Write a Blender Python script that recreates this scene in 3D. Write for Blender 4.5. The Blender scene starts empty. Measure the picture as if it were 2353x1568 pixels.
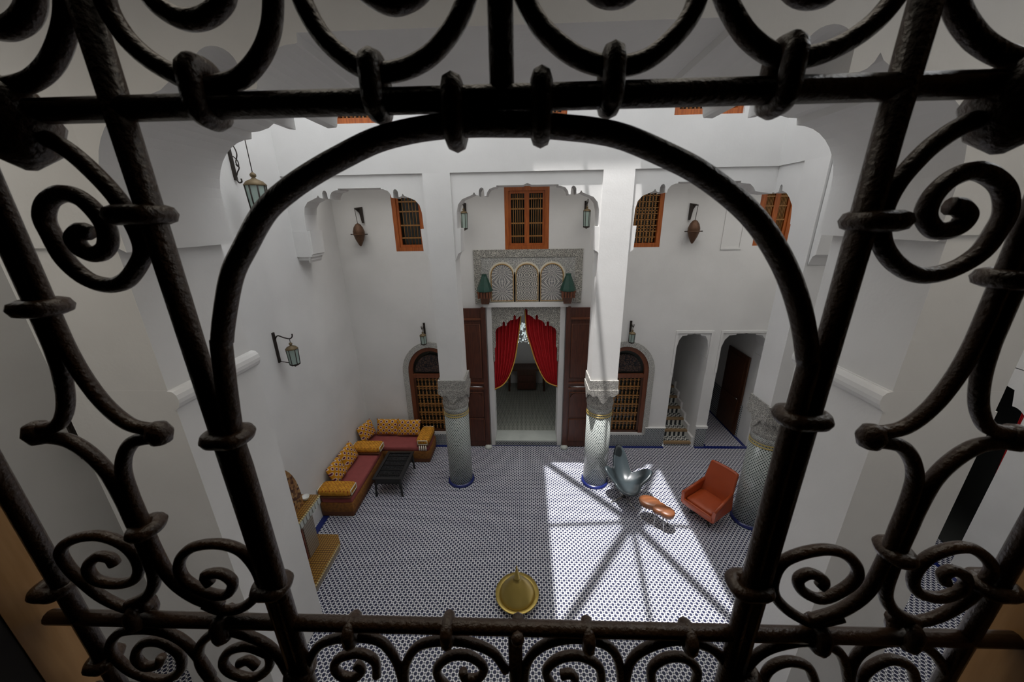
import bpy, math, random
from mathutils import Vector, Matrix
import numpy as np
random.seed(4)
C = bpy.context.scene.collection
PI = math.pi
# ------------------------------------------------------------------ camera
W_PX, H_PX = 2353, 1568
CX, CY = W_PX/2, H_PX/2
FPX = 830.9
EYE = Vector((0, 0, 5.5))
def _axes():
    n = np.array([1217-CX, 3219-CY, FPX]); n /= np.linalg.norm(n)
    y = np.array([1205-CX, 500-CY, FPX]); y = y - n*(y@n); y /= np.linalg.norm(y)
    z = -n; x = np.cross(y, z)
    return np.array([x, y, z])
RW = _axes()
cam_d = bpy.data.cameras.new('camera'); cam = bpy.data.objects.new('camera', cam_d); C.objects.link(cam)
m = Matrix.Identity(4)
for i in range(3):
    m[i][0] = RW[i][0]; m[i][1] = -RW[i][1]; m[i][2] = -RW[i][2]; m[i][3] = EYE[i]
cam.matrix_world = m
cam_d.sensor_width = 36; cam_d.lens = FPX/W_PX*36
cam_d.clip_start = 0.02; cam_d.clip_end = 200
cam_d.dof.use_dof = True; cam_d.dof.focus_distance = 7.5; cam_d.dof.aperture_fstop = 12.5
bpy.context.scene.camera = cam
# ------------------------------------------------------------------ sky, lights, exposure
w = bpy.data.worlds.new('world'); bpy.context.scene.world = w; w.use_nodes = True
bg = w.node_tree.nodes['Background']; bg.inputs[0].default_value = (0.96, 0.98, 1.0, 1); bg.inputs[1].default_value = 3.1
vs = bpy.context.scene.view_settings
vs.view_transform = 'Standard'; vs.look = 'None'; vs.exposure = 0.17; vs.gamma = 1.0; vs.use_curve_mapping = False
SUN = Vector((-1.0, 4.2, 22.0))
ld = bpy.data.lights.new('sun_through_skylight', 'SPOT'); ld.energy = 37000; ld.color = (1.0, 0.97, 0.95)
ld.spot_size = math.radians(13); ld.spot_blend = 0.02; ld.shadow_soft_size = 0.08; ld.use_square = True
lo = bpy.data.objects.new('sun_through_skylight', ld); C.objects.link(lo); lo.location = SUN
lo.rotation_euler = (Vector((1.7, 5.3, 0))-SUN).to_track_quat('-Z', 'Y').to_euler()

al = bpy.data.lights.new('near_gallery_fill', 'AREA'); al.shape = 'RECTANGLE'; al.size = 10; al.size_y = 1.2; al.energy = 31; al.color = (1.0, .90, .74)  # unseen fill lamp, added to lift the near faces of the piers
alo = bpy.data.objects.new('near_gallery_fill', al); C.objects.link(alo); alo.location = (0.1, 1.2, 7.5); al.spread = math.radians(120)
for nm_, lx, ly, lz, sx_, sy_, en_ in (('far_gallery_fill', 1.0, 7.0, 6.55, 10.0, .4, 36), ('right_gallery_fill', 5.7, 4.6, 6.5, 1.6, 3.4, 30), ('courtyard_fill', 0, 3.8, 8.0, 5.6, 1.4, 3), ('left_recess_fill', -4.45, 1.9, 6.9, .5, 2.0, 9)):  # unseen fill lamps, added to brighten the galleries, courtyard and left recess
    g_l = bpy.data.lights.new(nm_, 'AREA'); g_l.shape = 'RECTANGLE'; g_l.size = sx_; g_l.size_y = sy_; g_l.energy = en_; g_l.color = (1.0, .97, .92)
    g_o = bpy.data.objects.new(nm_, g_l); C.objects.link(g_o); g_o.location = (lx, ly, lz)
    if nm_ == 'far_gallery_fill': g_l.spread = math.radians(115)
    if nm_ == 'courtyard_fill': g_o.rotation_euler = (math.radians(38), 0, 0); g_l.spread = math.radians(62)
il = bpy.data.lights.new('chandelier_light', 'POINT'); il.energy = 5; il.shadow_soft_size = .2; il.color = (.95, 1, .98)
ilo = bpy.data.objects.new('chandelier_light', il); C.objects.link(ilo); ilo.location = (.02, 8.9, 2.0)
# ------------------------------------------------------------------ helpers
def ray(px, py): return Vector((RW @ np.array([px-CX, py-CY, FPX])).tolist())
def on_y(px, py, Y):          # a pixel turned into a point of the plane y = Y
    d = ray(px, py); return EYE + d*(Y/d.y)

class MB:
    def __init__(s): s.v = []; s.f = []; s.sm = []
    def add(s, vs, fs, smooth=False):
        o = len(s.v); s.v += [tuple(p) for p in vs]
        for f in fs: s.f.append(tuple(i+o for i in f)); s.sm.append(smooth)
        return s
    def box(s, a, b, M=None):
        x0, y0, z0 = a; x1, y1, z1 = b
        p = [Vector(q) for q in ((x0,y0,z0),(x1,y0,z0),(x1,y1,z0),(x0,y1,z0),(x0,y0,z1),(x1,y0,z1),(x1,y1,z1),(x0,y1,z1))]
        if M: p = [M @ q for q in p]
        return s.add(p, [(0,3,2,1),(4,5,6,7),(0,1,5,4),(1,2,6,5),(2,3,7,6),(3,0,4,7)])
    def hexa(s, p):  # 8 points, bottom 4 then top 4
        return s.add(p, [(0,3,2,1),(4,5,6,7),(0,1,5,4),(1,2,6,5),(2,3,7,6),(3,0,4,7)])
    def prism(s, poly, lo, hi, axis='y', smooth=False):
        n = len(poly)
        def P(a, b, t):
            return (a, t, b) if axis == 'y' else ((t, a, b) if axis == 'x' else (a, b, t))
        vs = [P(a, b, lo) for a, b in poly] + [P(a, b, hi) for a, b in poly]
        fs = [tuple(range(n)), tuple(range(2*n-1, n-1, -1))]
        fs += [(i, (i+1) % n, n+(i+1) % n, n+i) for i in range(n)]
        return s.add(vs, fs, smooth)
    def tube(s, pts, r, n=8, closed=False, caps=True):
        pts = [Vector(p) for p in pts]; m_ = len(pts)
        rs = r if isinstance(r, (list, tuple)) else [r]*m_
        vs = []; prev = None
        for i, p in enumerate(pts):
            if closed: t = pts[(i+1) % m_]-pts[i-1]
            else: t = pts[min(i+1, m_-1)]-pts[max(i-1, 0)]
            if t.length < 1e-9: t = Vector((0, 0, 1))
            t.normalize()
            if prev is None:
                a = Vector((0, 0, 1)) if abs(t.z) < .9 else Vector((1, 0, 0))
                u = t.cross(a).normalized()
            else:
                u = prev-t*prev.dot(t)
                if u.length < 1e-6: u = t.orthogonal()
                u.normalize()
            prev = u; v = t.cross(u)
            for k in range(n):
                an = 2*PI*k/n; vs.append(p+(u*math.cos(an)+v*math.sin(an))*rs[i])
        fs = []
        for i in range(m_ if closed else m_-1):
            j = (i+1) % m_
            for k in range(n): fs.append((i*n+k, i*n+(k+1) % n, j*n+(k+1) % n, j*n+k))
        if not closed and caps: fs += [tuple(range(n-1, -1, -1)), tuple(range((m_-1)*n, m_*n))]
        return s.add(vs, fs, True)
    def lathe(s, prof, c=(0,0,0), n=24, sx=1, sy=1, smooth=True, M=None):
        vs = []
        for r, z in prof:
            for k in range(n):
                a = 2*PI*k/n; p = Vector((c[0]+r*sx*math.cos(a), c[1]+r*sy*math.sin(a), c[2]+z))
                vs.append(M @ p if M else p)
        fs = []
        for i in range(len(prof)-1):
            for k in range(n): fs.append((i*n+k, i*n+(k+1) % n, (i+1)*n+(k+1) % n, (i+1)*n+k))
        fs.append(tuple(range(n-1, -1, -1))); fs.append(tuple(range((len(prof)-1)*n, len(prof)*n)))
        return s.add(vs, fs, smooth)
    def grid(s, fn, nu, nv, smooth=True):
        vs = [fn(i/nu, j/nv) for j in range(nv+1) for i in range(nu+1)]
        fs = [(j*(nu+1)+i, j*(nu+1)+i+1, (j+1)*(nu+1)+i+1, (j+1)*(nu+1)+i) for j in range(nv) for i in range(nu)]
        return s.add(vs, fs, smooth)
    def rbox(s, a, b, r, n=4, M=None):      # rounded box: superellipse-like inflated box
        a = Vector(a); b = Vector(b); c = (a+b)/2; h = (b-a)/2
        k = 7; vs = []; fs = []
        def pos(d):
            q = Vector((max(-h.x+r, min(h.x-r, d.x*h.x)), max(-h.y+r, min(h.y-r, d.y*h.y)), max(-h.z+r, min(h.z-r, d.z*h.z))))
            e = Vector((d.x*h.x, d.y*h.y, d.z*h.z))-q
            if e.length > 1e-9: e = e.normalized()*r
            p = c+q+e
            return M @ p if M else p
        ts = [-1, -1+.5*min(1, r/max(h)), -.5, 0, .5, 1-.5*min(1, r/max(h)), 1]
        for ax in range(3):
            for sg in (-1, 1):
                o = len(vs)
                for i in range(k):
                    for j in range(k):
                        d = [0, 0, 0]; d[ax] = sg; d[(ax+1) % 3] = ts[i]; d[(ax+2) % 3] = ts[j]
                        vs.append(pos(Vector(d)))
                for i in range(k-1):
                    for j in range(k-1):
                        f = (o+i*k+j, o+(i+1)*k+j, o+(i+1)*k+j+1, o+i*k+j+1)
                        fs.append(f if sg > 0 else f[::-1])
        return s.add(vs, fs, True)
    def build(s, name, mat, parent=None, kind=None, label=None):
        me = bpy.data.meshes.new(name); me.from_pydata(s.v, [], s.f); me.update()
        me.polygons.foreach_set('use_smooth', s.sm)
        if mat: me.materials.append(mat)
        o = bpy.data.objects.new(name, me); C.objects.link(o)
        if parent: o.parent = parent
        if kind: o['kind'] = kind
        if label: o['label'] = label
        return o

def thing(name, label, cat, loc=(0,0,0), rz=0, group=None):
    o = bpy.data.objects.new(name, None); C.objects.link(o); o.location = loc; o.rotation_euler = (0, 0, rz)
    o.empty_display_size = .1
    o['label'] = label; o['category'] = cat
    if group: o['group'] = group
    return o
def tag(o, label, cat, group=None):
    o['label'] = label; o['category'] = cat
    if group: o['group'] = group
    return o
def struct(o, label, cat):
    o['kind'] = 'structure'; o['label'] = label; o['category'] = cat; return o
def dup(root, loc, rz, label, group=None):
    r = root.copy(); C.objects.link(r); r.location = loc; r.rotation_euler = (0, 0, rz); r['label'] = label
    if group: r['group'] = group
    for ch in list(root.children):
        c = ch.copy(); C.objects.link(c); c.parent = r
        for g in ch.children:
            d = g.copy(); C.objects.link(d); d.parent = c
    return r
def smooth_path(p, sub=6, closed=False):
    p = [Vector(q) for q in p]; n = len(p); out = []
    for i in range(n if closed else n-1):
        if closed: a, b, c, d = p[i-1], p[i], p[(i+1) % n], p[(i+2) % n]
        else: a, b, c, d = p[max(i-1, 0)], p[i], p[i+1], p[min(i+2, n-1)]
        for k in range(sub):
            t = k/sub
            out.append(.5*((2*b)+(-a+c)*t+(2*a-5*b+4*c-d)*t*t+(-a+3*b-3*c+d)*t**3))
    if not closed: out.append(p[-1])
    return out

# ------------------------------------------------------------------ materials
class NT:
    def __init__(s, name, rough=.6, metal=0., spec=.5):
        s.m = bpy.data.materials.new(name); s.m.use_nodes = True; s.t = s.m.node_tree
        s.b = s.t.nodes['Principled BSDF']; s.b.inputs['Roughness'].default_value = rough
        s.b.inputs['Metallic'].default_value = metal; s.b.inputs['Specular IOR Level'].default_value = spec
    def n(s, ty, **kw):
        o = s.t.nodes.new(ty)
        for k, v in kw.items(): setattr(o, k, v)
        return o
    def link(s, a, b): s.t.links.new(a, b)
    def val(s, sock, v):
        if isinstance(v, (int, float)): sock.default_value = v
        elif isinstance(v, (tuple, list)): sock.default_value = v
        else: s.link(v, sock)
    def math(s, op, a, b=0., c=0.):
        o = s.n('ShaderNodeMath', operation=op); s.val(o.inputs[0], a); s.val(o.inputs[1], b)
        if op in ('MULTIPLY_ADD', 'COMPARE', 'SMOOTH_MIN'): s.val(o.inputs[2], c)
        return o.outputs[0]
    def mix(s, f, a, b):
        o = s.n('ShaderNodeMix', data_type='RGBA'); s.val(o.inputs[0], f); s.val(o.inputs[6], a if not isinstance(a, tuple) else a+((1,) if len(a) == 3 else ())); s.val(o.inputs[7], b if not isinstance(b, tuple) else b+((1,) if len(b) == 3 else ()))
        return o.outputs[2]
    def co(s):
        t = s.n('ShaderNodeTexCoord'); x = s.n('ShaderNodeSeparateXYZ'); s.link(t.outputs['Object'], x.inputs[0])
        return t.outputs['Object'], x.outputs[0], x.outputs[1], x.outputs[2]
    def noise(s, vec, scale, detail=3, rough=.5):
        o = s.n('ShaderNodeTexNoise'); s.link(vec, o.inputs['Vector']); o.inputs['Scale'].default_value = scale
        o.inputs['Detail'].default_value = detail; o.inputs['Roughness'].default_value = rough
        return o.outputs[0]
    def step(s, v, e0, e1):   # smooth ramp 0..1
        o = s.n('ShaderNodeMapRange'); o.interpolation_type = 'SMOOTHSTEP'; s.val(o.inputs[0], v); s.val(o.inputs[1], e0); s.val(o.inputs[2], e1)
        return o.outputs[0]
    def bump(s, h, strength=.3, dist=.01):
        o = s.n('ShaderNodeBump'); o.inputs['Strength'].default_value = strength; o.inputs['Distance'].default_value = dist
        s.link(h, o.inputs['Height']); s.link(o.outputs[0], s.b.inputs['Normal'])
    def color(s, c):
        s.val(s.b.inputs['Base Color'], c+((1,) if isinstance(c, tuple) and len(c) == 3 else ()) if isinstance(c, tuple) else c)
        return s.m
def plain(name, col, rough=.6, metal=0., nz=.12, sc=6., bump=0.):
    a = NT(name, rough, metal); v, x, y, z = a.co(); nn = a.noise(v, sc, 4)
    d = tuple(max(0, c*(1-nz)) for c in col); u = tuple(min(1, c*(1+nz)) for c in col)
    if bump: a.bump(a.noise(v, sc*6, 4), bump, .01)
    return a.color(a.mix(nn, d, u))
def wood(name, c1, c2, rough=.45, ax='z'):
    a = NT(name, rough); t = a.n('ShaderNodeTexCoord'); mp = a.n('ShaderNodeMapping')
    sc = {'z': (14, 14, 1.2), 'x': (1.2, 14, 14), 'y': (14, 1.2, 14)}[ax]
    mp.inputs['Scale'].default_value = sc; a.link(t.outputs['Object'], mp.inputs[0])
    nn = a.noise(mp.outputs[0], 3, 6, .6); return a.color(a.mix(a.step(nn, .3, .7), c1, c2))

M_ = {}
def plaster(name, col):
    a = NT(name, .82, 0, .25); v, x, y, z = a.co()
    n1 = a.noise(v, 1.3, 4); n2 = a.noise(v, 34, 3)
    a.bump(a.math('ADD', n2, a.math('MULTIPLY', a.noise(v, 5, 3), 2.)), .12, .008)
    d = tuple(c*.93 for c in col)
    return a.color(a.mix(a.step(n1, .3, .7), d, col))
M_['white'] = plaster('white_plaster', (.735, .73, .72))
M_['soffit'] = M_['white']
M_['black'] = plain('black_paint', (.012, .011, .01), .7)
M_['iron'] = plain('wrought_iron', (.032, .015, .006), .36, .0, .5, 40, .25)
M_['iron2'] = plain('lantern_iron', (.025, .018, .014), .5, .3)
M_['jamb'] = wood('jamb_wood', (.30, .15, .045), (.42, .23, .09))
M_['orange_wood'] = wood('orange_cedar', (.26, .058, .008), (.42, .11, .018))
M_['grid_wood'] = wood('turned_grille_wood', (.20, .085, .018), (.36, .17, .045))
M_['door_wood'] = wood('door_walnut', (.052, .016, .009), (.10, .030, .016), .4)
M_['dark_wood'] = wood('dark_walnut', (.035, .012, .005), (.085, .028, .008), .4)
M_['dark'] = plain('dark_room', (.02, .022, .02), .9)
M_['pane'] = plain('window_glass', (.03, .035, .03), .15)
M_['cream'] = plain('cream_plaster', (.70, .66, .55), .8)
M_['gold'] = plain('gold_braid', (.65, .36, .06), .5)
M_['brass'] = plain('brass', (.42, .31, .085), .34, .75, .2, 4)
M_['marble'] = plain('grey_marble', (.50, .53, .50), .25, 0, .25, 3)
M_['glass'] = plain('frosted_lantern_glass', (.33, .42, .38), .3)
M_['blue'] = plain('blue_tile', (.012, .02, .12), .25)
M_['green'] = plain('green_tile', (.008, .05, .035), .35, 0, .3, 30, .4)
M_['red'] = plain('red_velvet', (.45, .003, .008), .75)
M_['mauve'] = plain('mauve_velvet', (.26, .058, .055), .85, 0, .2, 9)
M_['orange'] = plain('orange_leather', (.34, .055, .012), .38, 0, .15, 5)
M_['grey_leather'] = plain('grey_leather', (.028, .038, .043), .33, 0, .2, 5)
M_['table_wood'] = wood('honey_wood', (.13, .045, .016), (.20, .07, .026), .4, 'x')
M_['lattice'] = plain('black_lacquer', (.008, .008, .009), .45)
M_['chrome'] = plain('chrome', (.5, .5, .5), .2, 1)
M_['copper'] = plain('pierced_copper', (.11, .055, .03), .4, .5, .4, 50, .4)
M_['tan'] = plain('tread_wood', (.26, .17, .085), .5)
M_['brick'] = plain('fire_brick', (.20, .07, .05), .8, 0, .3, 8)
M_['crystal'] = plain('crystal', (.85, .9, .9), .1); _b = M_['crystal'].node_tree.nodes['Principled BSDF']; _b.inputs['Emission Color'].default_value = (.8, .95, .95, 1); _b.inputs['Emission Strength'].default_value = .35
M_['china'] = plain('white_china', (.75, .75, .72), .2)

def zellij(name, ux, uy, cell, white, dot, line, rdot=.21, rring=.34, rough=.22, lw=.045, ax=('x', 'y'), cyl=False, sheen=None):
    a = NT(name, rough); v, x, y, z = a.co(); S = {'x': x, 'y': y, 'z': z}
    if cyl: u = a.math('MULTIPLY', a.math('ARCTAN2', y, x), .25); w_ = z
    else: u, w_ = S[ax[0]], S[ax[1]]
    u = a.math('DIVIDE', u, cell*ux); w_ = a.math('DIVIDE', w_, cell*uy)
    def cen(t, o): return a.math('SUBTRACT', a.math('FRACT', a.math('ADD', t, o)), .5)
    def rad(o):
        p = a.math('ABSOLUTE', cen(u, o)); q = a.math('ABSOLUTE', cen(w_, o))
        r = a.math('SQRT', a.math('ADD', a.math('MULTIPLY', p, p), a.math('MULTIPLY', q, q)))
        return r
    r = a.math('MINIMUM', rad(0), rad(.5))
    lu = a.math('ABSOLUTE', cen(a.math('MULTIPLY', u, 2), .5)); lv = a.math('ABSOLUTE', cen(a.math('MULTIPLY', w_, 2), .5))
    l = a.math('LESS_THAN', a.math('MINIMUM', lu, lv), lw*2)
    l = a.math('MULTIPLY', l, a.math('GREATER_THAN', r, rring))
    c = a.mix(l, white, line)
    d = a.math('SUBTRACT', 1, a.step(r, rdot-.02, rdot+.02))
    nz = a.noise(v, 60, 1)
    c = a.mix(d, c, a.mix(nz, tuple(q*.6 for q in dot), dot))
    return a.color(c)
M_['floor'] = zellij('floor_zellij', 1, 1, .081, (.70, .70, .74), (.012, .017, .062), (.08, .10, .11), .27, .33, lw=.06, rough=.5)
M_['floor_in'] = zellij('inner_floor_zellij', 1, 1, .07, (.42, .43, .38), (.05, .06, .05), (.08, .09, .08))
M_['coltile'] = zellij('column_zellij', .7, 1, .066, (.50, .53, .51), (.035, .05, .05), (.12, .14, .13), .24, .36, cyl=True)
M_['dado'] = zellij('dado_zellij', 1, 1, .06, (.42, .44, .45), (.03, .04, .055), (.08, .09, .1), .25, .37, ax=('x', 'z'))

def carved(name, light, dark, sc=18, stretch=(1, 1, 1)):
    a = NT(name, .8, 0, .2); t = a.n('ShaderNodeTexCoord'); mp = a.n('ShaderNodeMapping'); mp.inputs['Scale'].default_value = stretch
    a.link(t.outputs['Object'], mp.inputs[0])
    nz = a.n('ShaderNodeTexNoise'); a.link(mp.outputs[0], nz.inputs['Vector']); nz.inputs['Scale'].default_value = sc*.7
    mx = a.n('ShaderNodeVectorMath', operation='MULTIPLY_ADD'); a.link(nz.outputs['Color'], mx.inputs[0]); mx.inputs[1].default_value = (.06, .06, .06); a.link(mp.outputs[0], mx.inputs[2])
    vo = a.n('ShaderNodeTexVoronoi', feature='DISTANCE_TO_EDGE'); vo.inputs['Scale'].default_value = sc; a.link(mx.outputs[0], vo.inputs['Vector'])
    v2 = a.n('ShaderNodeTexVoronoi', feature='F1'); v2.inputs['Scale'].default_value = sc*1.7; a.link(mx.outputs[0], v2.inputs['Vector'])
    h = a.math('MULTIPLY', a.step(vo.outputs[0], .02, .13), a.step(v2.outputs[0], .12, .32))
    inv = a.math('SUBTRACT', 1, h); a.bump(inv, .6, .02)
    return a.color(a.mix(h, light, dark))
M_['carved'] = carved('carved_stucco', (.62, .60, .54), (.20, .195, .18), 30)
M_['carved_cap'] = carved('carved_capital', (.62, .60, .55), (.20, .195, .185), 40)
M_['carved_thin'] = carved('carved_band', (.60, .60, .57), (.30, .30, .29), 26)

def rosette(name, cell_w, cell_h, z0, light, dark, k=60, petals=12):
    a = NT(name, .75, 0, .2); v, x, y, z = a.co()
    u = a.math('SUBTRACT', a.math('FRACT', a.math('ADD', a.math('DIVIDE', x, cell_w), .5)), .5)
    w_ = a.math('SUBTRACT', a.math('FRACT', a.math('DIVIDE', a.math('SUBTRACT', z, z0), cell_h)), .5)
    u = a.math('MULTIPLY', u, cell_w); w_ = a.math('MULTIPLY', w_, cell_h)
    r = a.math('SQRT', a.math('ADD', a.math('MULTIPLY', u, u), a.math('MULTIPLY', w_, w_)))
    th = a.math('ARCTAN2', w_, u)
    p = a.math('SINE', a.math('MULTIPLY', th, petals)); q = a.math('SINE', a.math('MULTIPLY', r, k*2*PI))
    f = a.math('MULTIPLY', p, q)
    h = a.step(a.math('ABSOLUTE', f), .15, .5)
    a.bump(a.math('SUBTRACT', 1, h), .5, .01)
    return a.color(a.mix(h, light, dark))
M_['ros2'] = rosette('double_rosette', 1.2, .40, 3.78, (.62, .60, .56), (.16, .16, .17), 22, 10)
M_['ros_small'] = rosette('small_rosettes', .17, .20, 3.76, (.62, .59, .53), (.15, .15, .15), 18, 6)

def dotted(name, base, ring, dot, cell, r0, r1, ax=('x', 'z')):
    a = NT(name, .8, 0, .2); v, x, y, z = a.co(); S = {'x': x, 'y': y, 'z': z}
    u = a.math('DIVIDE', S[ax[0]], cell); w_ = a.math('DIVIDE', S[ax[1]], cell)
    def rad(o):
        p = a.math('SUBTRACT', a.math('FRACT', a.math('ADD', u, o)), .5); q = a.math('SUBTRACT', a.math('FRACT', a.math('ADD', w_, o)), .5)
        return a.math('SQRT', a.math('ADD', a.math('MULTIPLY', p, p), a.math('MULTIPLY', q, q)))
    r = a.math('MINIMUM', rad(0), rad(.5))
    nz = a.noise(v, 14, 3)
    c = a.mix(a.step(nz, .35, .7), base, tuple(q*.62 for q in base))
    c = a.mix(a.math('SUBTRACT', 1, a.step(r, r1-.03, r1+.03)), c, ring)
    c = a.mix(a.math('SUBTRACT', 1, a.step(r, r0-.03, r0+.03)), c, dot)
    return a.color(c)
M_['cushion'] = dotted('yellow_dotted_brocade', (.62, .27, .012), (.62, .48, .38), (.10, .008, .03), .14, .15, .25)
M_['bolster'] = dotted('yellow_small_dot_brocade', (.62, .29, .03), (.60, .30, .05), (.30, .06, .01), .07, .16, .2, ('x', 'y'))
M_['sofa_side'] = plain('sofa_brocade', (.22, .085, .014), .85, 0, .75, 22)
M_['sofa_plinth'] = plain('sofa_plinth', (.13, .045, .018), .8)

def checker_tiles(name, c1, c2, cell, ax=('x', 'y')):
    a = NT(name, .28, .25); v, x, y, z = a.co(); S = {'x': x, 'y': y, 'z': z}
    u = a.math('FRACT', a.math('DIVIDE', S[ax[0]], cell)); w_ = a.math('FRACT', a.math('DIVIDE', S[ax[1]], cell))
    l = a.math('LESS_THAN', a.math('MINIMUM', u, w_), .28)
    return a.color(a.mix(l, c1, c2))
M_['goldtile'] = checker_tiles('gold_mosaic', (.42, .24, .055), (.12, .05, .015), .042)
def mosaic_mat():
    a = NT('brown_mosaic', .4); v, x, y, z = a.co(); vo = a.n('ShaderNodeTexVoronoi'); vo.inputs['Scale'].default_value = 26; a.link(v, vo.inputs['Vector'])
    x2 = a.n('ShaderNodeSeparateColor'); a.link(vo.outputs['Color'], x2.inputs[0]); c = a.mix(a.step(x2.outputs[0], .2, .9), (.30, .15, .05), (.07, .022, .01))
    return a.color(a.mix(a.step(x2.outputs[1], .75, .8), c, (.36, .22, .09)))
M_['mosaic'] = mosaic_mat()
M_['stone'] = checker_tiles('grey_stone_strips', (.33, .29, .24), (.17, .14, .11), .055, ('z', 'z'))

def riser_mat(chev):
    a = NT('black_white_tread' if chev else 'black_white_riser', .3); v, x, y, z = a.co()
    tri = a.math('ABSOLUTE', a.math('SUBTRACT', a.math('FRACT', a.math('DIVIDE', x, .112)), .5))
    if chev: f = a.math('GREATER_THAN', a.math('FRACT', a.math('ADD', a.math('MULTIPLY', y, 9.), a.math('MULTIPLY', tri, 1.5))), .5)
    else: f = a.math('LESS_THAN', tri, .25)
    return a.color(a.mix(f, (.02, .025, .03), (.60, .60, .56)))
M_['riser'] = riser_mat(False); M_['tread'] = riser_mat(True)

# ------------------------------------------------------------------ the setting
WB = 7.9       # back wall plane
def box_obj(name, mat, boxes, parent=None, **k):
    mb = MB()
    for a, b in boxes: mb.box(a, b)
    return mb.build(name, M_[mat], parent, **k)

struct(box_obj('floor', 'floor', [((-5.6, -.5, -.2), (7.6, 7.9, 0)), ((4.46, 7.9, -.2), (5.5, 12, 0))]), 'floor of small white, blue and green mosaic tiles', 'floor')
struct(box_obj('trim_1', 'blue', [((1.75, 7.78, .0), (3.44, 7.86, .004)), ((4.2, 7.78, 0), (5.6, 7.88, .004)), ((-4.0, 7.78, 0), (-1.56, 7.86, .004)),
    ((-.95, 7.84, 0), (.93, 7.9, .004)), ((5.42, 7.9, 0), (5.5, 11.9, .004)), ((4.46, 7.9, 0), (4.52, 11.9, .004)), ((-3.98, 3.65, 0), (-3.86, 7.8, .004)),
    ((6.7, 1.0, 0), (6.78, 4.7, .004))]), 'deep blue tile border along the foot of the walls', 'tile border')

def wall_grid(holes, x0, x1, z0, z1, y0, y1):
    xs = sorted({x0, x1} | {h[0] for h in holes} | {h[1] for h in holes}); zs = sorted({z0, z1} | {h[2] for h in holes} | {h[3] for h in holes})
    out = []
    for a, b in zip(xs, xs[1:]):
        run = None
        for c, d in zip(zs, zs[1:]):
            mx, mz = (a+b)/2, (c+d)/2
            solid = not any(h[0] < mx < h[1] and h[2] < mz < h[3] for h in holes)
            if solid: run = [run[0], d] if run else [c, d]
            if (not solid) and run: out.append(((a, y0, run[0]), (b, y1, run[1]))); run = None
        if run: out.append(((a, y0, run[0]), (b, y1, run[1])))
    return out
DOORH = (-.76, .80, 0, 3.62); STH = (3.46, 4.2, 0, 2.96); D2H = (4.46, 5.5, 0, 2.97)
WU = [(-2.75, -1.55, 4.85, 6.08), (-.41, .51, 4.85, 6.10), (1.62, 2.82, 4.87, 6.08), (4.72, 5.42, 4.87, 6.05)]
AW = [(-2.80, -1.68, .37, 2.66), (1.78, 2.90, .37, 2.66)]
wb = MB()
for a, b in wall_grid([DOORH, STH, D2H]+WU+AW, -4.3, 7.3, 0, 7.2, WB, WB+.4): wb.box(a, b)
def arch_fill(cx, hw, zs, zt, n=16):     # spandrel above a round arch inside a rectangular hole
    pts = [(cx-hw, zt), (cx-hw, zs)]+[(cx-hw*math.cos(PI*i/n), zs+(zt-zs-.002)*math.sin(PI*i/n)) for i in range(1, n)]+[(cx+hw, zs), (cx+hw, zt)]
    return pts
for cx in (-2.24, 2.34): wb.prism(arch_fill(cx, .56, 2.02, 2.66), WB, WB+.4)
def small_arch(x0, x1, zt):      # little lobed arch with a spike
    c = (x0+x1)/2; hw = (x1-x0)/2
    left = [(-1, -.62), (-.97, -.6), (-.97, -.36), (-.94, -.3), (-.86, -.16), (-.7, -.06), (-.42, -.045), (-.4, -.02), (-.1, -.02), (0, .0)]
    pts = [(c+hw*a, zt+b) for a, b in left]+[(c-hw*a, zt+b) for a, b in reversed(left[:-1])]
    return [(x0, zt+.001)]+pts+[(x1, zt+.001)]
struct(wb.build('wall_back', M_['white']), 'white plaster wall at the far side of the courtyard', 'wall')

lowdado = MB()
for a, b in [((1.7, 7.86, 0), (3.44, 7.9, .30)), ((2.98, 7.86, .30), (3.44, 7.9, .52)), ((4.22, 7.86, .0), (4.45, 7.9, .52)), ((-1.65, 7.86, 0), (-1.5, 7.9, .45)), ((-2.9, 7.86, 0), (-1.6, 7.9, .3)),
             ((-.76, 7.86, 0), (.80, 7.9, .14))]: lowdado.box(a, b)
struct(lowdado.build('trim_2', M_['dado']), 'grey mosaic tile dado at the foot of the far wall', 'tile dado')
struct(box_obj('trim_3', 'white', [((4.19, 7.85, .52), (4.47, 7.9, .58)), ((2.96, 7.85, .52), (3.46, 7.9, .54))]), 'white ledge above the tile dado', 'ledge')

# corridor behind the right opening
struct(box_obj('wall_corridor', 'white', [((5.5, 8.3, 0), (5.7, 12, 3.4)), ((4.26, 8.3, 0), (4.46, 12, 3.4)), ((4.26, 12, 0), (5.7, 12.2, 3.4)), ((4.26, 8.3, 3.4), (5.7, 12.2, 3.5))]),
       'white walls of the tiled corridor', 'wall')
struct(box_obj('trim_4', 'dado', [((5.47, 8.3, 0), (5.5, 8.36, .9)), ((5.47, 9.26, 0), (5.5, 12, .9)), ((4.46, 8.3, 0), (4.49, 12, .9))]), 'dark tile dado of the corridor', 'tile dado')
am = MB(); am.prism(small_arch(3.46, 4.2, 2.955), WB+.02, WB+.38); am.prism(small_arch(4.46, 5.5, 2.965), WB+.02, WB+.38)
struct(am.build('trim_5', M_['white']), 'small white lobed arches over stair and corridor openings', 'arch trim')
fr = MB()
for x0, x1 in ((3.46, 4.2), (4.46, 5.5)):
    fr.box((x0-.05, 7.885, 2.0), (x0-.0, 7.9, 2.975)); fr.box((x0-.05, 7.885, 2.975), (x1+.05, 7.9, 3.03)); fr.box((x1, 7.885, 2.0), (x1+.05, 7.9, 2.975))
struct(fr.build('trim_6', M_['white']), 'raised white frames round the stair and corridor arches', 'frame')

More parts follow.
